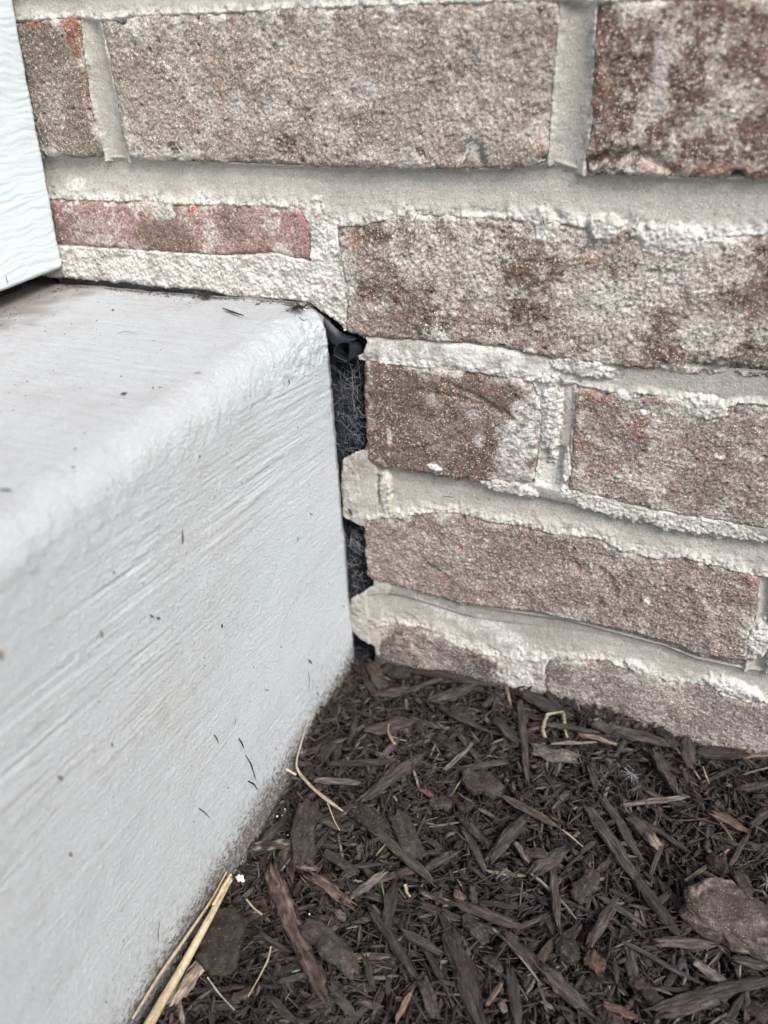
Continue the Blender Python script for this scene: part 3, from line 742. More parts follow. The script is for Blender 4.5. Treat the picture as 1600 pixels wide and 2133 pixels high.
Ff = grid_faces(nb, mb); Fb = Ff[:, ::-1] + len(Vf)
idx = np.arange(nb * mb).reshape(mb, nb)
def rim(a): return np.stack([a[:-1], a[1:], a[1:] + len(Vf), a[:-1] + len(Vf)], 1)
F = np.concatenate([Ff[:, ::-1], Fb[:, ::-1], rim(idx[0]), rim(idx[-1])[:, ::-1], rim(idx[:, 0])[:, ::-1], rim(idx[:, -1])])
cb_ = CB.reshape(-1, 3)
board = obj('trim_board', mesh_np('trim_board', np.concatenate([Vf, Vb]), F, True, {'Col': np.concatenate([cb_, cb_])}), MAT['board'])
fr_ = box('framing', (bx[0] - .20, -.30, ST - .0005), (bx[0] - bt - .002, -.0125, ZW1), MAT['soil'], board)
tag(board, 'white painted trim board with embossed grain standing over the step against the brick', 'trim board')

# ------------------------------------------------------------------ black joint filler, membrane and its curl
def sheet(name, rows, mat, parent, thick=.0005, sub=6, nz=.0003, seed=0):
    """thin bent sheet through rows of 3-D points (each row a list), given real thickness"""
    R = np.array(rows, float); nr, nc = R.shape[:2]
    ti = np.linspace(0, nr - 1, (nr - 1) * sub + 1); tj = np.linspace(0, nc - 1, (nc - 1) * sub + 1)
    def cr1(A, t):
        i = np.clip(np.floor(t).astype(int), 0, len(A) - 2); f = (t - i).reshape(-1, *([1] * (A.ndim - 1)))
        p0 = A[np.clip(i - 1, 0, None)]; p1 = A[i]; p2 = A[i + 1]; p3 = A[np.clip(i + 2, None, len(A) - 1)]
        return .5 * ((2 * p1) + (-p0 + p2) * f + (2 * p0 - 5 * p1 + 4 * p2 - p3) * f ** 2 + (-p0 + 3 * p1 - 3 * p2 + p3) * f ** 3)
    S = cr1(R, ti); S = np.swapaxes(cr1(np.swapaxes(S, 0, 1), tj), 0, 1)
    S[..., 1] += fbm(S[..., 0], S[..., 2], 260, 3, 150 + seed) * nz
    du = np.gradient(S, axis=0); dv = np.gradient(S, axis=1); nn = np.cross(du, dv); nn /= np.linalg.norm(nn, axis=-1, keepdims=True) + 1e-9
    a = (S + nn * thick / 2).reshape(-1, 3); b = (S - nn * thick / 2).reshape(-1, 3)
    m_, n_ = S.shape[:2]; Ff = grid_faces(n_, m_); idx = np.arange(n_ * m_).reshape(m_, n_); o_ = len(a)
    rm = lambda q: np.stack([q[:-1], q[1:], q[1:] + o_, q[:-1] + o_], 1)
    F = np.concatenate([Ff, Ff[:, ::-1] + o_, rm(idx[0]), rm(idx[-1]), rm(idx[:, 0]), rm(idx[:, -1])])
    return obj(name, mesh_np(name, np.concatenate([a, b]), F, True), mat, parent)

filler = link(bpy.data.objects.new('joint_filler', None)); filler.location = (0, 0, 0)
tag(filler, 'black fibrous filler packed in the narrow gap between step and bricks', 'joint filler')
xs = np.arange(-.128, -.080, .0006); zs = np.arange(-.04, .208, .0006)
X, Z = np.meshgrid(xs, zs)
yf = .011 - fbm(X, Z, 300, 4, 161, .7) * .0018 - fbm(X, Z, 60, 2, 162) * .002
o = obj('felt', mesh_np('felt', np.stack([X, yf, Z], -1).reshape(-1, 3), grid_faces(len(xs), len(zs)), True), MAT['felt'], filler)

def strands(name, curves, mat, parent=None, sides=4, cols=None):
    """many thin tapered tubes in one mesh; curves = list of (points Nx3, radius)"""
    VV, FF, CC, GG = [], [], [], []; off = 0
    for ci, (pts, r) in enumerate(curves):
        P_ = np.asarray(pts, float); n_ = len(P_)
        T_ = np.gradient(P_, axis=0); T_ /= np.linalg.norm(T_, axis=1, keepdims=True) + 1e-12
        ref = np.array([0.31, .2, .93]) if abs(T_[0, 2]) < .9 else np.array([1., 0, 0])
        A1 = np.cross(T_, ref); A1 /= np.linalg.norm(A1, axis=1, keepdims=True) + 1e-12; A2 = np.cross(T_, A1)
        rr = np.atleast_1d(r) * (np.ones(n_) if np.ndim(r) else np.interp(np.linspace(0, 1, n_), [0, .1, .8, 1], [.6, 1, .9, .15]))
        th = np.arange(sides) / sides * 2 * np.pi
        ring = P_[:, None] + rr[:, None, None] * (np.cos(th)[None, :, None] * A1[:, None] + np.sin(th)[None, :, None] * A2[:, None])
        VV.append(ring.reshape(-1, 3)); FF.append(grid_faces(sides, n_, True) + off); off += n_ * sides
        if cols is not None: CC.append(np.tile(cols[ci], (n_ * sides, 1)))
    at = {'Col': np.concatenate(CC)} if cols is not None else None
    return obj(name, mesh_np(name, np.concatenate(VV), np.concatenate(FF), True, at), mat, parent)

def curl(p, L_, n=9, wig=.5, flat=None, d0=None):
    d_ = rng.normal(size=3) if d0 is None else np.array(d0, float)
    d_ /= np.linalg.norm(d_); out = [np.array(p, float)]; w_ = rng.normal(size=3) * wig
    for i in range(n - 1):
        d_ = d_ + (w_ + rng.normal(size=3) * wig * .6) * .35; d_ /= np.linalg.norm(d_)
        out.append(out[-1] + d_ * L_ / (n - 1))
    out = np.array(out)
    if flat is not None: out[:, 1] = np.clip(out[:, 1], *flat)
    return out

pale, dark = [], []
for (y0, y1, n) in ((775, 940, 330), (1095, 1250, 240), (1335, 1400, 60), (745, 775, 14)):
    for i in range(n):
        py = rng.uniform(y0, y1); px = rng.uniform(706, 757) + (py - 850) * .02
        q = on(px, py, 1, .006)[0]; q[1] = rng.uniform(.001, .009)
        c = curl(q, rng.uniform(.004, .013), 9, .42, (-.0006, .011), d0=(rng.normal() * .5, 0, rng.normal()))
        if rng.random() < .5: pale.append((c, rng.uniform(.00003, .00009)))
        else: dark.append((c, rng.uniform(.00005, .00013)))
o = strands('pale_fibres', pale, MAT['fibre'], filler); tag(o, kind='stuff')
o = strands('dark_fibres', dark, MAT['darkfibre'], filler); tag(o, kind='stuff')

memb = link(bpy.data.objects.new('waterproof_membrane', None)); memb.location = (0, 0, 0)
tag(memb, 'black rubbery membrane edge lining the joint, curled into a small roll at the corner', 'membrane')
def wp(px, py, y): return on(px, py, 1, y)[0]
rows = []
for (px, pt_, pb_) in ((125, 572, 596), (200, 578, 600), (300, 588, 612), (380, 594, 618), (450, 606, 628), (520, 616, 636), (600, 624, 646), (640, 632, 654), (668, 650, 682), (690, 668, 720)):
    q = wp(px, pt_, .0022); r_ = wp(px + 2, pb_, .0022); rows.append([q, (q + r_) / 2 + np.array([0, -.0006, 0]), r_])
sheet('edge_strip', rows, MAT['membrane'], memb, nz=.0006, seed=1)
rows = []
for (py, xl_, xr_) in ((735, 672, 700), (790, 675, 703), (830, 676, 714), (860, 680, 715), (930, 690, 717), (1000, 692, 720), (1080, 694, 722), (1150, 696, 728), (1230, 698, 733), (1300, 700, 738), (1380, 700, 742)):
    a, b = wp(xl_, py, .0045), wp(xr_, py, .0045); rows.append([a, (a + b) / 2 + np.array([0, -.0006, 0]), b])
sheet('upright_strip', rows, MAT['membrane'], memb, nz=.0006, seed=2)
# flap that comes off the top strip and ends in the roll
flap = [[wp(652, 646, -.0002), wp(662, 655, .0004), wp(668, 664, .0005)],
        [wp(680, 664, .0008), wp(680, 680, -.0006), wp(682, 698, -.0006)],
        [wp(706, 688, .0012), wp(700, 700, -.0012), wp(696, 716, -.0014)],
        [wp(722, 698, .0020), wp(718, 705, -.0018), wp(708, 716, -.0022)],
        [wp(745, 704, .0035), wp(738, 708, -.0016), wp(724, 713, -.0026)]]
sheet('flap', flap, MAT['membrane'], memb, nz=.0002, seed=3)
ring_front = [(696, 738), (698, 724), (707, 714), (724, 711), (728, 722), (727, 738), (724, 751), (712, 748), (700, 741), (694, 737)]
ring_back = [(722, 738), (724, 726), (732, 716), (745, 712), (755, 720), (757, 730), (750, 742), (738, 748), (728, 744), (720, 738)]
roll = [[wp(x_, y_, -.0030 - .0006 * math.sin(i)) for i, (x_, y_) in enumerate(ring_front)],
        [wp((x_ + X_) / 2, (y_ + Y_) / 2, .001) for (x_, y_), (X_, Y_) in zip(ring_front, ring_back)],
        [wp(x_, y_, .006) for (x_, y_) in ring_back]]
sheet('roll', roll, MAT['membrane'], memb, thick=.0006, nz=.0001, seed=4)

# ------------------------------------------------------------------ ground: soil bed and open ground
wx_, wz_ = W([(728, 1376), (900, 1402), (1120, 1436), (1300, 1486), (1480, 1560), (1600, 1572)])
fy_ = np.array([-.29, -.212, -.1739, -.1353, -.1152, -.0852, -.0503, -.0068]); fz_ = np.array([-.0025, -.0025, -.0058, -.0098, -.0112, -.0005, .0062, .0062])
BASE = -.0015
def zm(x, y):
    x = np.asarray(x, float); y = np.asarray(y, float)
    a = (np.interp(x, wx_, wz_) - BASE) * np.exp(np.minimum(y, 0) / .035)
    b = (np.interp(y, fy_, fz_) - BASE) * np.exp(-np.clip(x - SX, 0, 9) / .028)
    f_ = np.exp(np.minimum(y, 0) / .035) * np.exp(-np.clip(x - SX, 0, 9) / .028)
    return BASE + a + b * (1 - .9 * f_) + pn(x * 26, y * 26, 7) * .0035 + pn(x * 70, y * 70, 8) * .0018
gx = axis_pts(SX - .004, .62, SX, .20, .0012, .03); gy = -axis_pts(-.004, .80, 0, .27, .0012, .03)
X, Y = np.meshgrid(gx, gy)
Z = zm(X, Y) - .0105 + fbm(X, Y, 90, 4, 171, .6) * .003
soil = obj('mulch_bed_soil', mesh_np('mulch_bed_soil', np.stack([X, Y, Z], -1).reshape(-1, 3), grid_faces(len(gx), len(gy))[:, ::-1], True), MAT['soil'])
tag(soil, 'dark damp soil showing between the mulch chips', kind='structure')
gr = obj('ground', mesh_np('ground', [(-400, -400, -.045), (400, -400, -.045), (400, 400, -.045), (-400, 400, -.045)], [(0, 1, 2, 3)], False), MAT['lawn'])
tag(gr, 'open ground reaching to the horizon', kind='structure')

# ------------------------------------------------------------------ mulch
def chip_mesh(Lc, Wc, Tc, n=20, m=12, bend=0., taper=(.5, .4), rag=.12, grain=.10, sq=2.6, col=(.04, .03, .027), col2=None, tip=None, seed=0, twist=0., lump=0.):
    """one wood chip along +X: rounded-box section, grain grooves, ragged tapering ends"""
    r_ = np.random.default_rng(seed)
    t = np.linspace(-1, 1, n); th = np.arange(m) / m * 2 * np.pi
    T_, TH = np.meshgrid(t, th, indexing='ij')
    c, s = np.cos(TH), np.sin(TH)
    k = (np.abs(c) ** sq + np.abs(s) ** sq) ** (-1 / sq)
    wprof = 1 - np.where(T_ < 0, (1 - taper[0]) * (-T_) ** 3.5, (1 - taper[1]) * T_ ** 3.5)
    gg = pn(TH * 2.2 + seed, T_ * 1.1 * Lc * 60, seed) * grain - np.abs(pn(TH * 4.5, T_ * Lc * 50, seed + 3)) * grain * 1.3 + pn(TH * 9, T_ * Lc * 130, seed + 4) * grain * .5
    gg = gg + pn(np.cos(TH) * 2 + seed, T_ * 3, seed + 9) * lump
    kk = k * (1 + gg) * wprof
    w = c * kk * Wc / 2; z = s * kk * Tc / 2 * (1 - .25 * T_ ** 2)
    endr = pn(TH * 1.7 + seed * 1.3, T_ * 0 + 3, seed + 5) * rag * 2
    x = T_ * Lc / 2 + np.abs(T_) ** 6 * np.sign(T_) * endr * min(Lc, Wc * 3) * .5
    a = r_.uniform(-1, 1) * twist * T_; w, z = w * np.cos(a) - z * np.sin(a), w * np.sin(a) + z * np.cos(a)
    w = w + bend * Lc * (T_ ** 2 - .33) + pn(T_ * 1.2 + seed, T_ * 0, seed + 11) * Wc * .14 + pn(T_ * 5 + seed, TH * .6, seed + 14) * Wc * .05
    z = z + pn(T_ * 1.2 + seed, T_ * 0 + 5, seed + 12) * Tc * .4
    V = np.stack([x, w, z], -1).reshape(-1, 3)
    G = np.stack([x, w, z], -1).reshape(-1, 3)
    F = grid_faces(m, n, True)
    # end caps: two shrunken rings
    caps = []
    V = list(V); C0 = []
    base = np.array(col); var = 1 + pn(T_ * 2 + seed, TH, seed + 2) * .35
    var = var * (1 + pn(TH * 5 + seed, T_ * Lc * 60, seed + 21) * .6); C_ = base * var[..., None]
    if col2 is not None:
        mk = sstep(.0, .6, pn(T_ * 2.5 * Lc * 40, TH * .8, seed + 6) + .1)[..., None]; C_ = C_ + (np.array(col2) - C_) * mk
    if tip is not None:
        side, tc_ = tip; mk = sstep(.35, .8, T_ * side + pn(TH * 2, T_ * 4, seed) * .25)[..., None]; C_ = C_ + (np.array(tc_) - C_) * mk
    C_ = list(C_.reshape(-1, 3)); FF = [F]
    nv = len(V)
    for e, ring in ((0, np.arange(m)), (1, np.arange(m) + (n - 1) * m)):
        R_ = np.array([V[i] for i in ring]); cen = R_.mean(0)
        sc = cen + (R_ - cen) * .55; sc[:, 0] = cen[0] + (R_[:, 0] - cen[0]) * .4 + (-1 if e == 0 else 1) * Wc * .04
        i0 = len(V); V.extend(sc); C_.extend([np.array(C_[i]) * 1.25 for i in ring])
        q = np.stack([ring, np.roll(ring, -1), np.roll(np.arange(m) + i0, -1), np.arange(m) + i0], 1)
        FF.append(q if e else q[:, ::-1])
        h2 = m // 2
        cap = np.array([[i0 + j, i0 + j + 1, i0 + (m - 2 - j), i0 + (m - 1 - j)] for j in range(h2 - 1)])
        FF.append(cap if e else cap[:, ::-1])
    return np.array(V), np.concatenate(FF), np.clip(np.array(C_), .006, .7)

DK = (.030, .0236, .0212); DK2 = (.044, .0345, .0312); RD = (.075, .038, .030); GYC = (.10, .084, .076); TAN = (.16, .12, .085); PALE = (.36, .29, .20)
MGROUP = 'dark dyed wood chips of the mulch bed'
placed = []
MARKS = [('the big flat rectangular chip', 635, 1744), ('the leaf shaped chip', 813, 1520), ('the stout split stick', 818, 1627), ('the green grass blade', 955, 1640),
 ('the rounded bark nugget', 1004, 1642), ('the long upright stick', 1090, 1550), ('the pale arched catkin', 1156, 1520), ('the corner by the gap', 740, 1400),
 ('the curved dry stem', 640, 1590), ('the long slanting stick', 830, 1780), ('the stout cylindrical chip', 1056, 1760), ('the tiny white crumbs', 588, 1705),
 ('the two straws', 430, 1980), ('the mud coloured chip', 466, 1976), ('the long reddish log', 600, 1906), ('the big blocky chip', 690, 1984),
 ('the biggest chip at the bottom', 966, 2035), ('the long grey twig', 1080, 1997), ('the narrow worn chip', 912, 1880), ('the pinkish stone', 1520, 1920),
 ('the very long dark stick', 1320, 1830), ('the bare tan chip end', 1340, 1744), ('the orange brown chip', 1515, 1722), ('the white seed tuft', 1312, 1625),
 ('the chip against the right brick', 1434, 1548), ('the grey fibrous chip', 1425, 1975), ('the dry leaf like flake', 1105, 1700), ('the squarish nugget', 1218, 1857)]
USED = {}
def near_label(x_, y_, head):
    ms = sorted(MARKS, key=lambda m_: math.hypot(m_[1] - x_, m_[2] - y_))
    for m_ in ms[:3]:
        dx, dy = x_ - m_[1], y_ - m_[2]
        if abs(dx) > 2 * abs(dy): d_ = 'left of' if dx < 0 else 'right of'
        elif abs(dy) > 2 * abs(dx): d_ = 'behind' if dy < 0 else 'in front of'
        else: d_ = ('behind and ' if dy < 0 else 'in front and ') + ('left of' if dx < 0 else 'right of')
        t_ = f'{head} {d_} {m_[0]}'
        if t_ not in USED: USED[t_] = 1; return t_
    t_ = f'{head} between {ms[0][0]} and {ms[1][0]}'
    USED[t_] = 1; return t_
def basis(p, q, lift_p, lift_q):
    a, b = np.array(p), np.array(q); a[2] += lift_p; b[2] += lift_q
    X_ = b - a; Ln = np.linalg.norm(X_); X_ /= Ln
    Y_ = np.cross([0, 0, 1.], X_); Y_ /= np.linalg.norm(Y_); Z_ = np.cross(X_, Y_)
    return (a + b) / 2, X_, Y_, Z_, Ln
def setm(o, c, X_, Y_, Z_, s=1.0):
    m_ = Matrix.Identity(4)
    for i in range(3): m_[i][0] = X_[i] * s; m_[i][1] = Y_[i] * s; m_[i][2] = Z_[i] * s; m_[i][3] = c[i]
    o.matrix_world = m_
def gpt(px, py):
    """photograph point -> point on the mulch surface (iterated, since it undulates)"""
    z_ = 0.
    for _ in range(8):
        q = on(px, py, 2, z_)[0]; z_ = float(zm(q[0], min(q[1], 0)))
    return q

HERO = [  # x1,y1,x2,y2,width(px),thickness ratio,kind,colour,label
 (640,1685,630,1803,54,.34,'flat',DK2,'big flat rectangular chip below the curved dry stem'),
 (766,1532,860,1508,30,.3,'leaf',DK2,'leaf shaped chip in the upper mulch under a small curled husk'),
 (893,1464,992,1438,22,.5,'leaf',DK2,'pointed chip near the wall under the stained low brick'),
 (758,1674,880,1580,23,.6,'split',DK2,'stout split stick with frayed pale end right of the curved dry stem'),
 (658,1637,745,1643,12,.7,'stick',GYC,'short straight greyish stick crossing the curved dry stem'),
 (692,1598,808,1593,14,.6,'stick',DK,'level dark stick above the short greyish stick'),
 (928,1608,984,1560,9,.8,'stick',GYC,'thin grey straight stick above the green blade'),
 (955,1612,1052,1599,13,.7,'stick',DK2,'level stick just above the rounded nugget'),
 (965,1637,1045,1648,46,.6,'nugget',DK2,'rounded bark nugget beside the green blade'),
 (896,1680,940,1688,26,.6,'nugget',DK2,'small oval nugget below the green blade'),
 (955,1694,980,1690,24,.6,'nugget',DK,'small squarish nugget under the rounded one'),
 (1083,1472,1098,1632,18,.7,'stick',DK2,'long upright stick pointing at the viewer under the wall, left of the pale catkin'),
 (716,1378,752,1452,16,.5,'stick',DK,'stick leaning in the corner by the gap'),
 (775,1393,797,1440,30,.3,'flat',DK2,'flat chip standing in the corner beside the leaning stick'),
 (800,1400,855,1413,26,.4,'flat',DK,'flat dark chip lying along the foot of the stained brick'),
 (858,1392,998,1417,15,.5,'stick',DK,'long stick laid against the foot of the low bricks'),
 (838,1452,925,1420,9,.7,'stick',DK2,'thin stick rising to the right near the corner'),
 (915,1421,1035,1434,9,.7,'stick',DK2,'thin level stick under the wall joint'),
 (784,1455,845,1447,14,.5,'stick',DK2,None),
 (667,1588,697,1559,24,.4,'flat',DK,None),
 (729,1550,743,1500,14,.5,'stick',DK,None),
 (918,1482,996,1526,14,.4,'stick',DK,None),
 (939,1484,980,1496,26,.35,'flat',DK,None),
 (912,1538,953,1570,22,.4,'flat',DK,None),
 (957,1538,1003,1594,12,.5,'stick',DK2,None),
 (1030,1503,1077,1553,19,.5,'stick',DK,'thick short chip left of the long upright stick'),
 (1008,1482,1030,1457,12,.6,'stick',DK2,None),
 (760,1718,902,1842,22,.6,'stick',DK2,'long slanting dark stick in the middle of the mulch'),
 (742,1692,802,1736,40,.4,'flat',DK,'broad dark block tucked at the head of the long slanting stick'),
 (826,1708,870,1792,46,.32,'flat',DK2,'broad rough chip right of the long slanting stick'),
 (1024,1798,1088,1722,30,.6,'stick',DK2,'stout cylindrical chip in the middle right'),
 (960,1712,1006,1758,20,.5,'stick',DK,None),
 (525,1772,606,1764,22,.5,'pale',DK,'short chip with a pale split edge touching the concrete'),
 (876,1648,902,1666,10,.7,'stick',(.11,.06,.045),'small reddish splinter in the upper middle of the mulch'),
 (853,1566,862,1610,5,.8,'stick',DK2,None),
 (862,1610,873,1650,6,.8,'stick',TAN,'thin tan twig piece right of the stout split stick'),
 (736,1873,799,1830,17,.6,'stick',GYC,'greyish short stick left of the small green blades'),
 (803,1942,823,1843,28,.6,'stick',DK,'dark upright stick below the small green blades'),
 (777,1908,866,2038,22,.6,'stick',DK,'long dark stick running down to a frayed end'),
 (884,1820,951,1778,20,.6,'split',DK2,None),
 (966,1730,1008,1818,18,.5,'stick',DK2,None),
 (1095,1786,1138,1794,24,.5,'nugget',DK2,None),
 (1113,1827,1170,1786,32,.6,'stick',DK2,'stout chip with pale scuffs right of the middle'),
 (1072,1761,1101,1804,14,.5,'stick',GYC,None),
 (1150,1815,1163,1932,20,.6,'stick',DK2,'upright stick under the stout scuffed chip'),
 (948,1889,1078,1942,24,.5,'stick',DK2,'long reddish brown bent stick in the lower middle'),
 (1075,1943,1122,1927,12,.5,'stick',DK2,None),
 (874,1864,952,1894,12,.6,'pale',DK,'narrow chip with a pale worn face'),
 (877,1896,960,1921,19,.6,'stick',DK,None),
 (928,1928,1004,2150,46,.6,'split',DK,'biggest long chip at the bottom edge, pointing away from the viewer'),
 (968,1918,1012,1968,32,.5,'nugget',DK2,None),
 (983,1855,988,1892,17,.6,'stick',DK2,None),
 (946,1872,968,1878,20,.8,'nugget',(.11,.08,.07),'small pale pinkish cube of wood in the lower middle'),
 (993,1885,1072,1901,12,.6,'stick',DK,None),
 (1053,1955,1130,2027,26,.5,'stick',DK2,None),
 (1128,2030,1218,2108,32,.6,'split',DK2,'rough stick right of the long pale twig'),
 (1065,2028,1080,2140,26,.5,'stick',DK,None),
 (1028,1936,1131,2057,6,.9,'twig',(.17,.145,.125),'long straight grey twig in the lower middle'),
 (1104,1823,1202,1918,6,.9,'twig',(.17,.145,.125),'thin grey twig left of the long dark stick on the right'),
 (882,2052,906,2122,30,.4,'flat',DK2,None),
 (826,2132,856,2078,14,.6,'stick',(.15,.10,.07),'tan brown stick at the bottom edge'),
 (733,2000,810,1996,16,.6,'pale',DK2,'short level stick with pale scuffs beside the big brown block'),
 (762,2008,776,2066,18,.5,'stick',DK,None),
 (888,1993,926,2053,16,.5,'stick',DK,None),
 (843,1948,914,1992,22,.5,'stick',DK2,None),
 (1016,2102,1044,2054,14,.6,'stick',(.10,.07,.055),None),
 (1041,2093,1053,2117,17,.6,'nugget',GYC,None),
 (1008,2001,1045,2027,22,.5,'nugget',DK2,None),
 (748,2088,792,2104,18,.5,'stick',DK2,None),
 (474,1908,458,2045,92,.35,'nugget',(.034,.026,.023),'large flat mud coloured chip right of the straws'),
 (566,1822,632,1990,44,.5,'bark',(.066,.043,.037),'long reddish log with frayed bark in the lower left'),
 (630,1985,676,2070,40,.4,'bark',(.052,.034,.029),'crumbling reddish end of bark under the long reddish log'),
 (640,1938,738,2030,56,.6,'nugget',(.055,.043,.040),'big blocky brown chip with rounded corners'),
 (655,1838,727,1886,28,.5,'bark',(.066,.046,.037),'knotty reddish chip above the big blocky chip'),
 (550,1757,592,1716,20,.5,'stick',DK,None),
 (680,1785,742,1826,22,.4,'flat',DK2,None),
 (720,1811,799,1811,8,.6,'stick',DK2,None),
 (619,1812,657,1815,14,.5,'stick',GYC,None),
 (583,2049,634,2041,16,.5,'stick',DK2,None),
 (573,2031,627,2016,18,.4,'flat',DK,None),
 (486,2092,529,2073,21,.5,'nugget',DK2,None),
 (467,2084,485,2086,17,.8,'nugget',DK,'round dark pellet near the bottom left'),
 (408,2071,512,2064,12,.6,'stick',DK,None),
 (372,2092,428,2010,34,.25,'bark',(.20,.155,.125),'curled pale flake of bark behind the straws'),
 (375,2090,385,2140,14,.4,'bark',(.16,.12,.10),None),
 (543,1955,607,1992,11,.5,'stick',DK,None),
 (1092,1458,1182,1502,24,.4,'stick',DK,'dark slab just left of the pale catkin, near the wall'),
 (1145,1438,1171,1476,15,.5,'stick',DK,None),
 (1238,1514,1396,1562,22,.5,'stick',DK2,'long plank like chip lying along the wall'),
 (1430,1518,1437,1578,34,.4,'leaf',DK2,'rounded chip standing against the right brick'),
 (1373,1520,1407,1558,20,.4,'flat',DK,None),
 (1456,1560,1549,1563,25,.4,'stick',DK,'dark chip against the wall at the far right'),
 (1533,1575,1606,1566,8,.7,'twig',(.15,.10,.065),'orange tan splinter at the right edge below the wall'),
 (1204,1536,1283,1557,9,.7,'stick',(.15,.10,.08),'pinkish tan splinter right of the pale catkin'),
 (1146,1557,1242,1556,6,.8,'twig',(.13,.105,.09),'pale level twig under the pale catkin'),
 (1137,1519,1246,1530,10,.6,'stick',DK2,None),
 (1114,1574,1197,1588,27,.35,'flat',GYC,None),
 (1358,1574,1407,1657,20,.4,'stick',DK2,'flat strip slanting beside the white seed fluff'),
 (1046,1668,1162,1732,18,.25,'leaf',(.060,.042,.034),'thin curved flake like a dry leaf in the middle right'),
 (1226,1688,1325,1838,28,.5,'stick',DK2,'upper half of the very long dark stick on the right'),
 (1322,1834,1408,1958,26,.5,'stick',DK,'lower half of the very long dark stick, ending at the stone'),
 (1254,1668,1335,1798,20,.5,'split',DK2,'split stick right of the very long dark stick'),
 (1310,1716,1370,1772,24,.6,'tip',DK2,'chip with a bare tan end in the right half'),
 (1336,1716,1433,1782,10,.6,'split',DK2,None),
 (1483,1706,1549,1737,17,.6,'stick',(.085,.055,.040),'smooth orange brown chip near the right edge'),
 (1499,1717,1526,1763,4,.8,'twig',(.17,.11,.065),'thin orange curved sliver beside the smooth orange brown chip'),
 (1426,1846,1519,1773,9,.7,'twig',(.12,.075,.055),'tapering root like twig above the stone'),
 (1520,1808,1560,1735,14,.5,'stick',DK2,None),
 (1295,1682,1433,1665,12,.5,'split',GYC,'long grey frayed stick in the right half'),
 (1200,1886,1237,1828,46,.5,'nugget',DK2,'rough squarish nugget left of the very long dark stick'),
 (1232,1972,1278,1884,27,.5,'stick',DK2,'stout stick below the squarish nugget'),
 (1250,1877,1342,1932,13,.5,'split',DK2,None),
 (1354,1827,1381,1759,13,.6,'stick',DK2,None),
 (1368,1972,1482,1978,24,.5,'split',(.065,.052,.047),'grey fibrous level chip at the foot of the stone'),
 (1532,1826,1562,1878,30,.5,'nugget',DK2,None),
 (1474,1808,1512,1812,38,.7,'nugget',DK,'round lump just above the stone'),
 (1444,2011,1513,2060,20,.5,'pale',(.085,.072,.066),'pale frayed chip at the lower right'),
 (1372,2120,1524,2070,52,.4,'split',DK2,'large split block at the bottom right edge'),
 (1298,1970,1460,2060,10,.6,'stick',DK2,None),
 (1158,1985,1205,1995,50,.6,'nugget',DK,None),
 (1218,2005,1258,2020,40,.6,'nugget',(.062,.038,.028),None),
 (1260,2100,1324,2124,18,.5,'stick',(.075,.042,.034),None),
 (1528,2008,1592,2022,22,.5,'stick',DK2,None),
 (1344,2072,1378,2108,30,.5,'nugget',DK,None),
 (1312,2048,1352,2072,25,.5,'nugget',DK2,None),
 (1067,1396,1078,1436,8,.6,'twig',(.11,.08,.055),'tan splinter standing against the wall joint'),
 (1435,2090,1600,2050,30,.4,'stick',DK,None), (1540,2090,1600,2130,34,.4,'flat',DK,None),
 (560,2080,610,2128,20,.5,'stick',DK,None), (690,2060,735,2120,24,.5,'stick',DK2,None), (640,2100,700,2095,20,.5,'stick',DK,None),
 (1460,1640,1540,1600,9,.6,'stick',DK,None), (1540,1650,1600,1640,16,.5,'stick',DK2,None), (1560,1730,1600,1700,18,.5,'stick',DK,None),
]
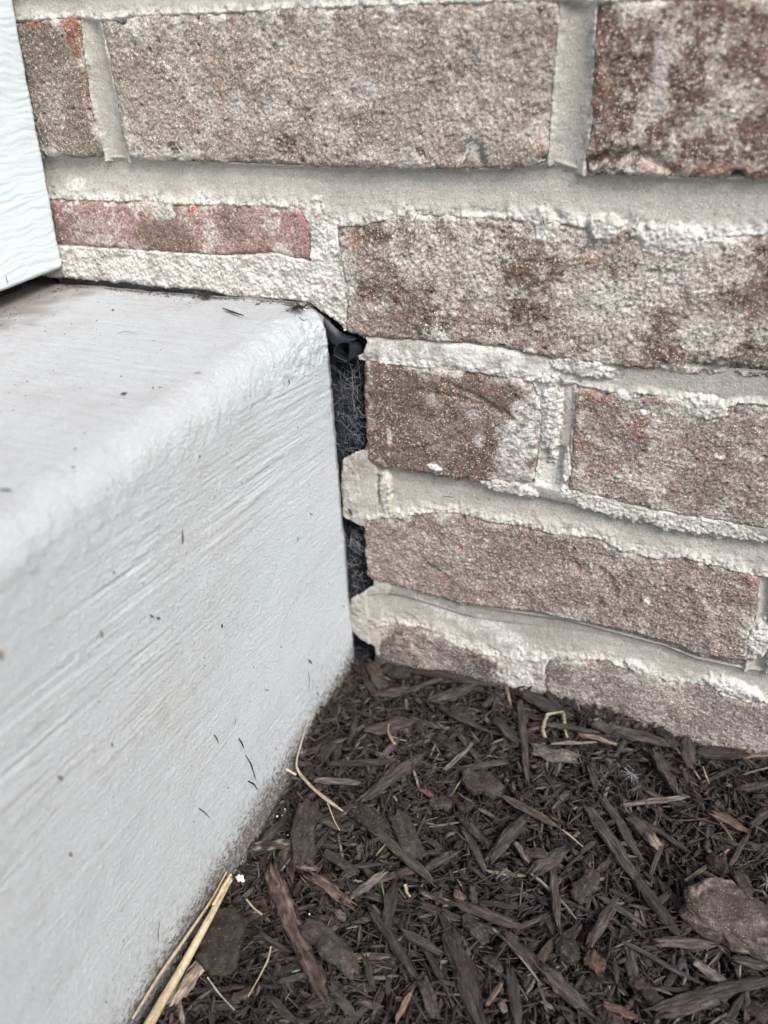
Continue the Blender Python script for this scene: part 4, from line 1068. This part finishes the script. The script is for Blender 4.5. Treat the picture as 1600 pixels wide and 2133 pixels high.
for i, (x1, y1, x2, y2, wpx, tr, kd, col, lab) in enumerate(HERO):
    p, q = gpt(x1, y1), gpt(x2, y2)
    # world width from the sideways offset in the picture
    dx, dy = x2 - x1, y2 - y1; ln = math.hypot(dx, dy); ox, oy = -dy / ln * wpx / 2, dx / ln * wpx / 2
    mxp, myp = (x1 + x2) / 2, (y1 + y2) / 2
    zc = float(zm(*((p + q) / 2)[:2]))
    a, b = on(mxp + ox, myp + oy, 2, zc)[0], on(mxp - ox, myp - oy, 2, zc)[0]
    D_ = (q - p) / np.linalg.norm(q - p); wv = b - a; wv = wv - D_ * (wv @ D_); Wd = float(np.linalg.norm(wv)) * .92
    Th = max(Wd * tr, .0012)
    lift = Th * .35 + .0008
    c_, X_, Y_, Z_, Ln = basis(p, q, lift + rng.uniform(0, .0026), lift + rng.uniform(0, .0026))
    lo_ = max(c_[1] + abs(X_[1]) * Ln / 2 + abs(Y_[1]) * Wd / 2, -9)
    if lo_ > -.0008: c_[1] -= lo_ + .0008
    lx_ = c_[0] - abs(X_[0]) * Ln / 2 - abs(Y_[0]) * Wd / 2
    if lx_ < SX + .0008: c_[0] += SX + .0008 - lx_
    kw = dict(n=34, m=28, col=col, seed=300 + i, rag=.12, grain=.10)
    if kd == 'flat': kw.update(taper=(.9, .8), rag=.22, sq=4.5, grain=.09)
    if kd == 'leaf': kw.update(taper=(.3, .15), rag=.15, sq=2.8, grain=.16)
    if kd == 'split': kw.update(taper=(.7, .3), rag=.55, grain=.30, sq=3.2, n=44)
    if kd == 'stick': kw.update(taper=(.7, .5), rag=.42, grain=.2, twist=.4, sq=3.4)
    if kd == 'nugget': kw.update(taper=(.66, .6), rag=.12, sq=3.4, grain=.08, lump=.22)
    if kd == 'twig': kw.update(taper=(.8, .3), rag=.05, grain=.10, bend=rng.uniform(-.04, .04))
    if kd == 'bark': kw.update(taper=(.8, .6), rag=.5, grain=.34, n=44, lump=.12, col2=tuple(np.array(col) * 1.7))
    if kd == 'pale': kw.update(taper=(.8, .5), rag=.12, grain=.1, col2=(.20, .16, .13))
    if kd == 'tip': kw.update(taper=(.8, .7), rag=.12, grain=.14, tip=(1, TAN))
    V, F, Cc = chip_mesh(Ln, Wd, Th, **kw)
    o = obj('mulch_chip', mesh_np('mulch_chip', V, F, True, {'Col': Cc, 'grain': V + np.array([i * .37, 0, 0])}), MAT['bark' if kd in ('nugget', 'flat') else 'wood'])
    setm(o, c_, X_, Y_, Z_)
    size = 'broad' if wpx > 26 else 'narrow' if wpx < 14 else 'medium'
    tag(o, lab or near_label(mxp, myp, f'{size} dark brown wood chip'), 'wood chip', MGROUP)
    placed.append((mxp, myp, ln))

# prototypes for the loose chips that nothing tells apart
protos = []
for j in range(16):
    Lc = [.011, .014, .017, .020, .024][j % 5] * rng.uniform(.85, 1.15); Wc = [.0022, .003, .0042, .0028][j % 4] * rng.uniform(.8, 1.2)
    col = [DK, DK2, (.052, .040, .036), (.034, .026, .024), (.06, .042, .036)][j % 5]
    V, F, Cc = chip_mesh(Lc, Wc, Wc * rng.uniform(.35, .7), n=22, m=18, col=col, seed=700 + j, sq=3.2, taper=(rng.uniform(.4, .9), rng.uniform(.2, .7)), rag=.5, grain=.26, bend=rng.uniform(-.06, .06), twist=.5)
    me = mesh_np('mulch_chip', V, F, True, {'Col': Cc, 'grain': V + np.array([j * .21, 5, 0])}); me.materials.append(MAT['wood']); protos.append((me, Lc))
def view_px(P_):
    d_ = P_ - CAM_C; z_ = d_ @ FWD; return 800 + CAM_F * (d_ @ RIGHT) / z_, 1066.5 - CAM_F * (d_ @ UP) / z_
nrand = 300 - len(HERO) - 2; cnt = 0
while cnt < nrand:
    x_, y_ = rng.uniform(SX + .004, .125), rng.uniform(-.215, -.003)
    P_ = np.array([x_, y_, float(zm(x_, y_))]); vx_, vy_ = view_px(P_)
    if not (-20 < vx_ < 1620 and vy_ < 2150): continue
    me, Lc = protos[rng.integers(len(protos))]
    az = rng.uniform(0, 2 * np.pi); el = rng.normal() * .16
    hx_, hy_ = abs(math.cos(az)) * Lc / 2, abs(math.sin(az)) * Lc / 2
    if x_ - hx_ < SX + .001 or y_ + hy_ > -.001: continue
    X_ = np.array([math.cos(az) * math.cos(el), math.sin(az) * math.cos(el), math.sin(el)])
    Y_ = np.cross([0, 0, 1.], X_); Y_ /= np.linalg.norm(Y_); Z_ = np.cross(X_, Y_)
    P_[2] += rng.uniform(-.0022, .0004)
    o = bpy.data.objects.new('mulch_chip', me); link(o); setm(o, P_, X_, Y_, Z_, rng.uniform(.85, 1.15))
    tag(o, near_label(vx_, vy_, 'small loose dark chip'), 'wood chip', 'small loose chips of the mulch bed')
    cnt += 1

# the mass of finer shreds, nobody could count it
VV, FF, CC, GG = [], [], [], []; off = 0
NS = 21000
kinds = []
for j in range(90):
    Lc = np.exp(rng.normal(math.log(.0078), .45)); Wc = np.exp(rng.normal(math.log(.00115), .48)); Wc = min(Wc, Lc * .35)
    V, F, Cc = chip_mesh(Lc, Wc, Wc * rng.uniform(.3, .8), n=9, m=8, col=(1, 1, 1), seed=900 + j, taper=(rng.uniform(.3, .8), rng.uniform(.1, .6)), rag=.5, grain=.24, bend=rng.uniform(-.05, .05))
    kinds.append((V, F, Lc))
for j in range(40):
    Lc = rng.uniform(.0022, .0058); Wc = Lc * rng.uniform(.3, .6)
    V, F, Cc = chip_mesh(Lc, Wc, Wc * rng.uniform(.3, .8), n=7, m=8, col=(1, 1, 1), seed=1100 + j, sq=3.5, taper=(rng.uniform(.4, .9), rng.uniform(.3, .9)), rag=.5, grain=.3)
    kinds.append((V, F, Lc))
made = 0
while made < NS:
    out = made > 18500
    if out: x_, y_ = rng.uniform(SX + .001, .55), -abs(rng.uniform(.0, .75))
    else: x_, y_ = rng.uniform(SX + .001, .150), -abs(rng.uniform(.0, .235))
    if out and x_ < .15 and y_ > -.235: continue
    V, F, Lc = kinds[rng.integers(len(kinds))]
    s_ = rng.uniform(.8, 1.2) * (2.2 if out else 1)
    az = rng.uniform(0, 2 * np.pi); el = rng.normal() * .30; ro = rng.uniform(0, 2 * np.pi)
    hx_, hy_ = abs(math.cos(az)) * Lc / 2 * s_, abs(math.sin(az)) * Lc / 2 * s_
    if x_ - hx_ < SX + .0003: x_ = SX + .0003 + hx_
    if y_ + hy_ > -.0003: y_ = -.0003 - hy_
    X_ = np.array([math.cos(az) * math.cos(el), math.sin(az) * math.cos(el), math.sin(el)])
    Y_ = np.cross([0, 0, 1.], X_); Y_ /= np.linalg.norm(Y_); Z_ = np.cross(X_, Y_)
    Y2 = Y_ * math.cos(ro) + Z_ * math.sin(ro); Z2 = np.cross(X_, Y2)
    zc = float(zm(x_, y_)) + (rng.uniform(-.0085, .0006) if rng.random() < .85 else rng.uniform(-.001, .0016))
    Vw = (V * s_) @ np.stack([X_, Y2, Z2]) + np.array([x_, y_, zc])
    u_ = rng.random()
    if u_ < .82: cc = np.array(DK) * rng.uniform(.5, 1.35)
    elif u_ < .91: cc = np.array([.068, .053, .047]) * rng.uniform(.8, 1.3)
    elif u_ < .925: cc = np.array([.050, .034, .028]) * rng.uniform(.8, 1.4)
    elif u_ < .997: cc = np.array([.10, .086, .078]) * rng.uniform(.8, 1.3)
    else: cc = np.array([.17, .125, .09]) * rng.uniform(.7, 1.2)
    VV.append(Vw); FF.append(F + off); off += len(V); CC.append(np.tile(cc, (len(V), 1))); GG.append(V * s_ + rng.uniform(-5, 5, 3))
    made += 1
# hair fine fibres
o = obj('mulch', mesh_np('mulch', np.concatenate(VV), np.concatenate(FF), True, {'Col': np.concatenate(CC), 'grain': np.concatenate(GG)}), MAT['wood'])
tag(o, 'dark brown shredded wood mulch covering the bed between step and wall', 'mulch', kind='stuff')
fib, fcol = [], []
for i in range(1500):
    x_, y_ = rng.uniform(SX + .004, .135), rng.uniform(-.225, -.003)
    d0 = rng.normal(size=3) * np.array([1, 1, .25]); n_ = 6
    c = curl((x_, y_, float(zm(x_, y_)) + rng.uniform(-.001, .0014)), rng.uniform(.003, .012), n_, .13, d0=d0)
    c[:, 0] = np.maximum(c[:, 0], SX + .0006); c[:, 1] = np.minimum(c[:, 1], -.0006)
    fib.append((c, rng.uniform(.00005, .00016))); fcol.append(np.array([.075, .058, .05]) * rng.uniform(.5, 1.9))
MAT['finefibre'] = simple_mat('fine_wood_fibre', (0, 0, 0), .7, 900, .3, .0001, attr='Col')
o = strands('mulch_fibres', fib, MAT['finefibre'], None, 3, fcol)
tag(o, 'hair fine wood fibres scattered through the mulch', 'mulch', kind='stuff')

# ------------------------------------------------------------------ stone
def lumpy(name, outline, zc_px, height, mat, label, cat, colfn, seed, sink=.35):
    P_ = np.array([gpt(*q) for q in outline]); c = P_.mean(0)
    ang = np.arctan2(P_[:, 1] - c[1], P_[:, 0] - c[0]); rad = np.hypot(P_[:, 1] - c[1], P_[:, 0] - c[0]); o_ = np.argsort(ang); ang, rad = ang[o_], rad[o_]
    ang = np.concatenate([ang - 2 * np.pi, ang, ang + 2 * np.pi]); rad = np.tile(rad, 3)
    nt, np_ = 72, 120
    th = np.linspace(0, np.pi, nt); ph = np.linspace(0, 2 * np.pi, np_, endpoint=False)
    TH, PH = np.meshgrid(th, ph, indexing='ij')
    R_ = np.interp((PH + np.pi) % (2 * np.pi) - np.pi, ang, rad)
    k = np.abs(np.sin(TH)) ** .45 * R_; zz = np.sign(np.cos(TH)) * np.abs(np.cos(TH)) ** .8 * height / 2
    n_ = fbm(np.cos(PH) * np.sin(TH) * .02 + seed, np.sin(PH) * np.sin(TH) * .02 + np.cos(TH) * .015, 90, 5, seed, .6)
    k = k * (1 + .08 * n_); zz = zz * (1 + .12 * n_) - np.abs(fbm(np.cos(PH) * R_ * np.sin(TH), np.sin(PH) * R_ * np.sin(TH), 55, 3, 9, .6)) * .0035 * (zz > 0)
    V = np.stack([np.cos(PH) * k, np.sin(PH) * k, zz], -1).reshape(-1, 3)
    o = obj(name, mesh_np(name, V, grid_faces(np_, nt, True)[:, ::-1], True, {'Col': colfn(V)}), mat)
    o.location = (c[0], c[1], c[2] + height * (.5 - sink)); tag(o, label, cat); return o
def stone_col(V):
    b = np.array([.088, .072, .062]); C_ = np.broadcast_to(b, V.shape).copy()
    m1 = sstep(.0, .7, fbm(V[:, 0], V[:, 1] + V[:, 2], 110, 5, 3, .65))[:, None]; C_ = C_ + (np.array([.26, .205, .175]) - C_) * m1 * .6
    m2 = sstep(.2, .8, fbm(V[:, 0] + 3, V[:, 1] + V[:, 2], 60, 4, 5))[:, None]; return C_ + (np.array([.05, .038, .034]) - C_) * m2 * .7
lumpy('stone', [(1418, 1900), (1428, 1872), (1462, 1858), (1500, 1866), (1545, 1892), (1600, 1926), (1680, 1960), (1690, 2005), (1630, 2022), (1560, 2000), (1500, 1972), (1440, 1940), (1420, 1920)], 0, .016, MAT['stone'],
      'brownish grey rounded stone lying on the mulch at the right edge', 'stone', stone_col, 4, sink=.12)

# ------------------------------------------------------------------ straws, stems, blades
def tube_px(name, pts, widths, mat, label, cat, col=(.42, .345, .22), lift=.002, plane=None, group=None, parent=None, flat=.6, tw=None, sides=16):
    """stem through photographed points lying on the mulch (or a given plane), widths in photograph pixels"""
    if plane is None:
        Q = np.array([gpt(*p) for p in pts]); Q[:, 2] += np.array(lift) if np.ndim(lift) else lift
    else:
        ax, val = plane; Q = np.array([on(p[0], p[1], ax, val)[0] for p in pts])
    n_ = max(14, (14 if name == 'catkin' else 5) * len(pts)); t0 = np.linspace(0, 1, len(pts)); t1 = np.linspace(0, 1, n_)
    Qi = np.stack([np.interp(t1, t0, Q[:, k]) for k in range(3)], 1)
    for _ in range(2): Qi[1:-1] = (Qi[:-2] + 2 * Qi[1:-1] + Qi[2:]) / 4
    Wd = np.interp(t1, np.linspace(0, 1, len(widths)), widths) / 4400 / 2
    T_ = np.gradient(Qi, axis=0); T_ /= np.linalg.norm(T_, axis=1, keepdims=True)
    up = np.array([0, 0, 1.]) if plane is None else np.eye(3)[plane[0]]
    A1 = np.cross(up, T_); A1 /= np.linalg.norm(A1, axis=1, keepdims=True) + 1e-9; A2 = np.cross(T_, A1)
    th = np.arange(sides) / sides * 2 * np.pi
    TT, _ = np.meshgrid(t1, th, indexing='ij')
    rr = 1 + pn(np.tile(th * 2.6, (n_, 1)), TT * 1.5, int(pts[0][0]) % 90) * (.38 if name != 'catkin' else .3)
    if name == 'catkin': rr = rr + pn(np.tile(th * 3.1, (n_, 1)), TT * 45, 3) * .8 + pn(np.tile(th * 2, (n_, 1)), TT * 20, 5) * .5
    ring = Qi[:, None] + (Wd[:, None] * rr * .84)[..., None] * (np.cos(th)[None, :, None] * A1[:, None] + flat * np.sin(th)[None, :, None] * A2[:, None])
    V = ring.reshape(-1, 3); c0 = V.mean(0)
    Cl = np.array(col) * (1 + pn(TT * 2.5, np.tile(th * 2.2, (n_, 1)), 5) * .5)[..., None]
    spots = sstep(.45, .6, pn(TT * 40, np.tile(th * 1.5, (n_, 1)), 8))[..., None]; Cl = Cl + (np.array([.10, .06, .035]) - Cl) * spots * .7
    F = grid_faces(sides, n_, True)
    caps = []
    for base_ in (0, (n_ - 1) * sides):
        for j in range(sides // 2 - 1): caps.append([base_ + j, base_ + j + 1, base_ + sides - 2 - j, base_ + sides - 1 - j])
    F = np.concatenate([F, np.array(caps)])
    o = obj(name, mesh_np(name, V - c0, F, True, {'Col': Cl.reshape(-1, 3)}), mat, parent)
    o.location = c0
    if parent is None: tag(o, label, cat, group)
    return o

SG = 'split dry straws lying along the foot of the concrete'
tube_px('straw', [(486, 1858), (440, 1945), (390, 2040), (345, 2120), (305, 2200)], [10, 15, 18, 20, 22], MAT['straw'], 'thickest dry yellow straw lying along the foot of the concrete', 'straw', lift=[.009, .009, .009, .010, .011], group=SG)
tube_px('straw', [(472, 1816), (440, 1878), (390, 1950), (330, 2035), (276, 2122)], [5, 9, 10, 10, 6], MAT['straw'], 'thinner dry straw leaning on the concrete beside the thickest one', 'straw', plane=(0, SX + .0020), group=SG)
tube_px('straw', [(489, 1853), (472, 1880), (452, 1916)], [5, 8, 6], MAT['straw'], 'short broken sliver beside the upper end of the thickest straw', 'straw', lift=[.011, .0105, .0105], group=SG, col=(.55, .42, .24))
tube_px('dry_stem', [(650, 1487), (655, 1500), (640, 1522), (633, 1555), (622, 1592), (619, 1612), (627, 1630), (655, 1658), (688, 1684), (716, 1704)], [2, 3, 4, 4, 4, 5, 8, 7, 9, 3], MAT['straw'], 'curved pale dry grass stem bending down from the concrete over the mulch', 'grass stem', lift=[.004, .004, .005, .006, .006, .006, .006, .005, .005, .005], col=(.34, .285, .21), flat=.4)
tube_px('dry_stem', [(684, 1684), (690, 1700), (698, 1722), (709, 1742)], [3, 3, 3, 2], MAT['straw'], 'thin side shoot hanging from the curved dry stem', 'grass stem', lift=.004, col=(.36, .28, .19))
tube_px('dry_stem', [(586, 1610), (602, 1618), (619, 1628)], [3, 7, 6], MAT['straw'], 'short pale stub meeting the curved dry stem near the concrete', 'grass stem', lift=.005, col=(.50, .42, .32))
tube_px('dry_stem', [(580, 1626), (586, 1610), (596, 1596), (606, 1589)], [4, 3, 2, 2], MAT['straw'], 'tiny orange hooked stalk against the concrete', 'grass stem', lift=.005, col=(.20, .13, .08))
tube_px('curled_husk', [(811, 1523), (809, 1536), (813, 1547), (823, 1565)], [3, 4, 6, 7], MAT['straw'], 'small curled tan husk over the leaf shaped chip', 'husk', lift=.005, col=(.25, .205, .145))
tube_px('curled_husk', [(815, 1545), (828, 1550), (848, 1555)], [3, 6, 2], MAT['straw'], 'second small tan husk crossing the first beside the leaf shaped chip', 'husk', lift=.004, col=(.21, .17, .125))
tube_px('curled_husk', [(1170, 1740), (1188, 1754), (1213, 1776)], [3, 6, 2], MAT['straw'], 'slender pale husk right of the dry leaf like flake', 'husk', lift=.004, col=(.26, .21, .15))
tube_px('curled_husk', [(1462, 1609), (1468, 1628), (1475, 1644)], [3, 6, 2], MAT['straw'], 'slender pale husk near the right edge under the wall', 'husk', lift=.004, col=(.23, .19, .14))
tube_px('curled_husk', [(845, 1855), (848, 1870), (855, 1880)], [8, 6, 5], MAT['straw'], 'crumpled pale husk left of the narrow worn chip', 'husk', lift=.004, col=(.33, .25, .18))
tube_px('dry_stem', [(516, 1885), (530, 1902), (548, 1917)], [4, 4, 5], MAT['straw'], 'short pale forked stalk right of the straws', 'grass stem', lift=.004, col=(.30, .24, .17))
tube_px('dry_stem', [(569, 1993), (563, 2020), (545, 2055), (522, 2096)], [4, 4, 3, 2], MAT['straw'], 'thin pale stalk slanting over the mulch beside the reddish log', 'grass stem', lift=.007, col=(.30, .24, .15))
tube_px('dry_stem', [(438, 2056), (462, 2090), (494, 2124)], [3, 3, 3], MAT['straw'], 'thin grey stalk near the bottom edge right of the straws', 'grass stem', lift=.007, col=(.25, .22, .19))
tube_px('grass_blade', [(973, 1614), (965, 1630), (953, 1648), (939, 1670)], [2, 4, 4, 1], MAT['green'], 'thin fresh green grass blade beside the rounded bark nugget', 'grass blade', lift=.004)
tube_px('grass_blade', [(796, 1849), (798, 1862), (802, 1882)], [2, 3, 2], MAT['green'], 'tiny green blade right of the short greyish stick', 'grass blade', lift=.004)
tube_px('grass_blade', [(803, 1771), (795, 1780), (784, 1794)], [2, 4, 2], MAT['green'], 'tiny pale green tip beside the long slanting stick', 'grass blade', lift=.004)
tube_px('grass_blade', [(610, 2037), (618, 2034), (628, 2032)], [2, 4, 2], MAT['green'], 'tiny green shoot below the long reddish log', 'grass blade', lift=.004)
tube_px('catkin', [(1136, 1542), (1130, 1532), (1133, 1518), (1140, 1506), (1156, 1502), (1172, 1500), (1174, 1514), (1176, 1528), (1181, 1542)], [8, 9, 7, 9, 5, 7, 8, 7, 8], MAT['straw'], 'pale crumbly catkin bent like an arch on the mulch near the wall', 'catkin', lift=[.002, .003, .005, .006, .006, .006, .005, .003, .002], col=(.22, .19, .14), flat=.9)

# ------------------------------------------------------------------ seed fluff
def fluff(px, py, n, rad, label):
    c = gpt(px, py); c[2] += .004; cs = []
    for i in range(n):
        az = rng.normal() * .9 + math.radians(-90 if n > 20 else rng.uniform(0, 360)); el = rng.uniform(-.2, .5)
        cs.append((curl((0, 0, 0), rad * rng.uniform(.6, 1.1), 7, .3, d0=(math.cos(az), math.sin(az), el)), rng.uniform(.00005, .00010)))
    o = strands('seed_fluff', cs, MAT['fibre'], None, 4); o.location = c; tag(o, label, 'seed fluff')
fluff(1312, 1622, 34, .006, 'tuft of white silky seed hairs on the mulch under the right wall')
fluff(1597, 1850, 18, .005, 'small white seed tuft at the right edge above the stone')
fluff(630, 1580, 14, .004, 'faint wisp of white hairs behind the curved dry stem')

# ------------------------------------------------------------------ white crumbs in the hollow by the concrete
def crumb(px, py, r, mat, label, cat, group, name='white_crumb'):
    c = gpt(px, py); bm_t = 10; bm_p = 14
    th = np.linspace(0, np.pi, bm_t); ph = np.linspace(0, 2 * np.pi, bm_p, endpoint=False); TH, PH = np.meshgrid(th, ph, indexing='ij')
    rr = r * (1 + fbm(np.cos(PH) * np.sin(TH) + px, np.sin(PH) * np.sin(TH) + np.cos(TH), 1.6, 3, 7) * .45)
    V = np.stack([np.cos(PH) * np.sin(TH) * rr, np.sin(PH) * np.sin(TH) * rr, np.cos(TH) * rr * .8], -1).reshape(-1, 3)
    o = obj(name, mesh_np(name, V, grid_faces(bm_p, bm_t, True)[:, ::-1], True), mat); o.location = (c[0], c[1], c[2] + r * .8 + .0006); tag(o, label, cat, group)
crumb(501, 1834, .0016, MAT['white'], 'largest white chalky crumb at the upper end of the straws', 'crumb', 'white crumbs by the concrete')
crumb(507, 1838, .0009, MAT['white'], 'white crumb touching the largest one at the upper end of the straws', 'crumb', 'white crumbs by the concrete')
for (px, py) in ((578, 1703), (588, 1701), (606, 1700), (572, 1735), (594, 1688), (575, 1718), (600, 1742), (565, 1684), (497, 1797), (506, 1796), (645, 1907)):
    crumb(px, py, rng.uniform(.00022, .00045), MAT['white'], 'tiny white speck in the dark hollow beside the concrete', 'crumb', 'tiny white specks by the concrete')
crumb(768, 1424, .0004, MAT['white'], 'tiny white speck in the corner by the gap', 'crumb', 'tiny white specks by the concrete')

# ------------------------------------------------------------------ splinters stuck to concrete and bricks, debris tufts
def splinter(pts, w_, plane, label, name='splinter', col=(.03, .022, .02)):
    w_ = w_ * .72
    return tube_px(name, pts, [w_ * .5, w_, w_ * .4], MAT['finefibre'], label, 'splinter', col=col, plane=plane, flat=.6, sides=6)
FX = (0, SX + .0006); TZ = (2, ST + .0008); WY = (1, -.0012)
splinter([(380, 1104), (381, 1120), (381, 1134)], 5, FX, 'dark upright splinter stuck to the middle of the concrete face')
splinter([(414, 1684), (424, 1690), (437, 1704)], 4, FX, 'small hooked splinter on the lower concrete face')
splinter([(333, 1920), (329, 1945), (331, 1965)], 3, FX, 'thin curved splinter low on the concrete face')
splinter([(446, 1530), (451, 1537), (456, 1549)], 4, FX, 'small slanting splinter below the middle of the concrete face')
splinter([(498, 1538), (504, 1548), (508, 1558)], 6, FX, 'dark splinter right of the small slanting one on the concrete')
splinter([(512, 1573), (524, 1593), (533, 1625)], 5, FX, 'crooked dark splinter chain near the mulch line on the concrete')
splinter([(517, 1627), (530, 1634), (537, 1645)], 6, FX, 'dark crumb under the crooked splinter on the concrete')
splinter([(642, 1398), (645, 1415), (644, 1438)], 3, FX, 'fine upright splinter near the corner above the mulch')
splinter([(643, 1374), (646, 1378), (650, 1382)], 8, FX, 'round dark speck above the fine upright splinter')
splinter([(552, 1436), (556, 1438), (561, 1437)], 3, FX, 'short fine splinter in the lower right of the concrete face')
splinter([(492, 1495), (490, 1505), (488, 1512)], 2.5, FX, 'very fine splinter above the dark splinter on the concrete')
splinter([(645, 1068), (648, 1071), (652, 1073)], 3, FX, 'tiny splinter right of centre on the concrete face')
splinter([(622, 1118), (621, 1124), (620, 1131)], 3, FX, 'tiny upright splinter right of centre on the concrete face')
splinter([(601, 790), (603, 795), (603, 800)], 5, FX, 'dark speck on the concrete near the rolled membrane')
splinter([(209, 1312), (212, 1320), (214, 1328)], 7, FX, 'blurred brown speck on the left of the concrete face', col=(.16, .12, .10))
splinter([(122, 1617), (126, 1621), (129, 1624)], 9, FX, 'blurred dark speck on the lower left of the concrete face', col=(.16, .12, .10))
splinter([(145, 1777), (147, 1781), (150, 1785)], 8, FX, 'lowest blurred dark speck on the left of the concrete face', col=(.16, .12, .10))
splinter([(232, 1548), (234, 1552), (235, 1556)], 7, FX, 'blurred brown dot in the lower left of the concrete face', col=(.16, .12, .10))
splinter([(313, 1281), (317, 1284), (321, 1286)], 5, FX, 'brown dot in a row in the middle of the concrete face')
splinter([(327, 1286), (330, 1288), (334, 1289)], 6, FX, 'second brown dot in the row in the middle of the concrete face')
splinter([(464, 642), (480, 648), (507, 657)], 11, (2, ST + .0016), 'flat dark chip lying on the step top near the brick', col=(.026, .020, .018))
splinter([(622, 660), (632, 668), (640, 664)], 4, TZ, 'small brown shred on the step top near the corner')
splinter([(404, 777), (412, 776), (421, 777)], 4, TZ, 'small dark shred in the middle of the step top')
splinter([(0, 1019), (10, 1020), (24, 1021)], 6, TZ, 'dark shred on the step top at the left edge')
splinter([(243, 694), (262, 690), (288, 695)], 2, TZ, 'hair fine curved fibre on the step top')
splinter([(148, 972), (152, 973), (157, 973)], 5, TZ, 'blurred speck on the step top above the rounded edge')
splinter([(12, 575), (14, 582), (17, 590)], 3, (0, bx[0] + .0008), 'dark splinter at the foot of the white trim board')
splinter([(921, 1033), (933, 1034), (946, 1036)], 4, (1, -.0012), 'dark splinter caught on the mortar under the short brown brick')
splinter([(726, 1058), (730, 1066), (734, 1074)], 10, (1, -.0014), 'dark flake on the mortar lump beside the concrete')
splinter([(811, 1046), (819, 1060), (829, 1077)], 4, (1, -.0022), 'pale straw coloured splinter on the mortar beside the gap', col=(.50, .42, .24))
splinter([(1117, 1121), (1118, 1128), (1117, 1135)], 3, WY, 'small upright splinter on the long ledged brick')
splinter([(1130, 449), (1132, 460), (1135, 472)], 3, WY, 'small dark splinter on the top bed joint')
splinter([(870, 1228), (870, 1236), (869, 1244)], 3, WY, 'tiny upright splinter under the long ledged brick')
splinter([(767, 1292), (771, 1294), (775, 1295)], 8, (1, -.0018), 'dark crumb on the lower mortar lump')
splinter([(765, 1240), (790, 1237), (818, 1240)], 3, (1, -.0022), 'thin dark twig bridging the lower part of the gap')
splinter([(859, 1084), (863, 1088), (867, 1094)], 4, WY, 'tiny splinter on the left end of the long ledged brick')

def tuft(px, py, n, Ls, label, dirs=(0, 0)):
    c = on(px, py, 2, ST + .001)[0]; c[1] = min(c[1], -.0022); cs = []; cl = []
    for i in range(n):
        p0 = rng.normal(size=3) * np.array([.0016, .0004, .0006]); p0[1] = -abs(p0[1]); p0[2] = abs(p0[2])
        q = curl(p0, Ls * rng.uniform(.5, 1.2), 7, .6, d0=(rng.normal() + dirs[0], -abs(rng.normal()) * .8 + dirs[1], abs(rng.normal()) * .25))
        q[:, 1] = np.minimum(q[:, 1], .0006); q[:, 2] = np.maximum(q[:, 2], 0)
        cs.append((q, rng.uniform(.00006, .00018))); cl.append(np.array([.06, .045, .038]) * rng.uniform(.4, 1.6))
    o = strands('debris_tuft', cs, MAT['finefibre'], None, 4, cl); o.location = c; tag(o, label, 'debris tuft')
tuft(432, 618, 70, .005, 'brown fibrous tuft on the back edge of the step beside a flat dark chip')
tuft(625, 640, 80, .006, 'brown fibrous tuft of debris at the corner of the step near the rolled membrane', (.3, -.4))
tuft(120, 578, 90, .006, 'dark debris caught under the foot of the white trim board')

# ------------------------------------------------------------------ grit and dust lodged on the step
VV, FF, CC = [], [], []; off = 0
base_v = np.array([(1, 0, 0), (-1, 0, 0), (0, 1, 0), (0, -1, 0), (0, 0, 1), (0, 0, -1)], float)
base_f = np.array([(4, 0, 2, 2), (4, 2, 1, 1), (4, 1, 3, 3), (4, 3, 0, 0), (5, 2, 0, 0), (5, 1, 2, 2), (5, 3, 1, 1), (5, 0, 3, 3)])[:, :3]
for i in range(2600):
    k_ = rng.random()
    if k_ < .55: c = np.array([rng.uniform(-.245, SX - .004), -.0018 - rng.exponential(.0022), ST + .0002])
    elif k_ < .68: c = np.array([rng.uniform(-.245, SX - .012), -rng.uniform(.002, .2), ST + .0002])
    elif k_ < .82: c = np.array([bx[0] - .002 + rng.exponential(.005), -rng.uniform(.001, .07), ST + .0003])
    elif k_ < .96: c = np.array([SX + .0003, -rng.uniform(.004, .22), 0.]); c[2] = float(zm(SX, c[1])) + rng.exponential(.006)
    else: c = np.array([SX + .0003, -rng.uniform(.002, .22), rng.uniform(0, .19)])
    sz = np.exp(rng.normal(math.log(.00019), .5)); st_ = np.array([rng.uniform(.6, 2.2), rng.uniform(.6, 1.2), rng.uniform(.3, .8)]) * sz
    if k_ >= .82: st_ = st_[[2, 1, 0]]
    a = rng.uniform(0, 6.28); v = base_v * (1 + rng.normal(size=(6, 1)) * .25) * st_
    if k_ < .82: v = np.stack([v[:, 0] * math.cos(a) - v[:, 1] * math.sin(a), v[:, 0] * math.sin(a) + v[:, 1] * math.cos(a), v[:, 2]], 1)
    VV.append(v + c); FF.append(base_f + off); off += 6
    CC.append(np.tile(np.array([[.045, .033, .028], [.10, .075, .055], [.20, .16, .12]][rng.choice(3, p=[.6, .28, .12])]) * rng.uniform(.6, 1.3), (6, 1)))
o = obj('grit', mesh_np('grit', np.concatenate(VV), np.concatenate(FF), False, {'Col': np.concatenate(CC)}), MAT['finefibre'])
tag(o, 'fine brown grit and dust scattered over the step and along its edges', 'grit', kind='stuff')
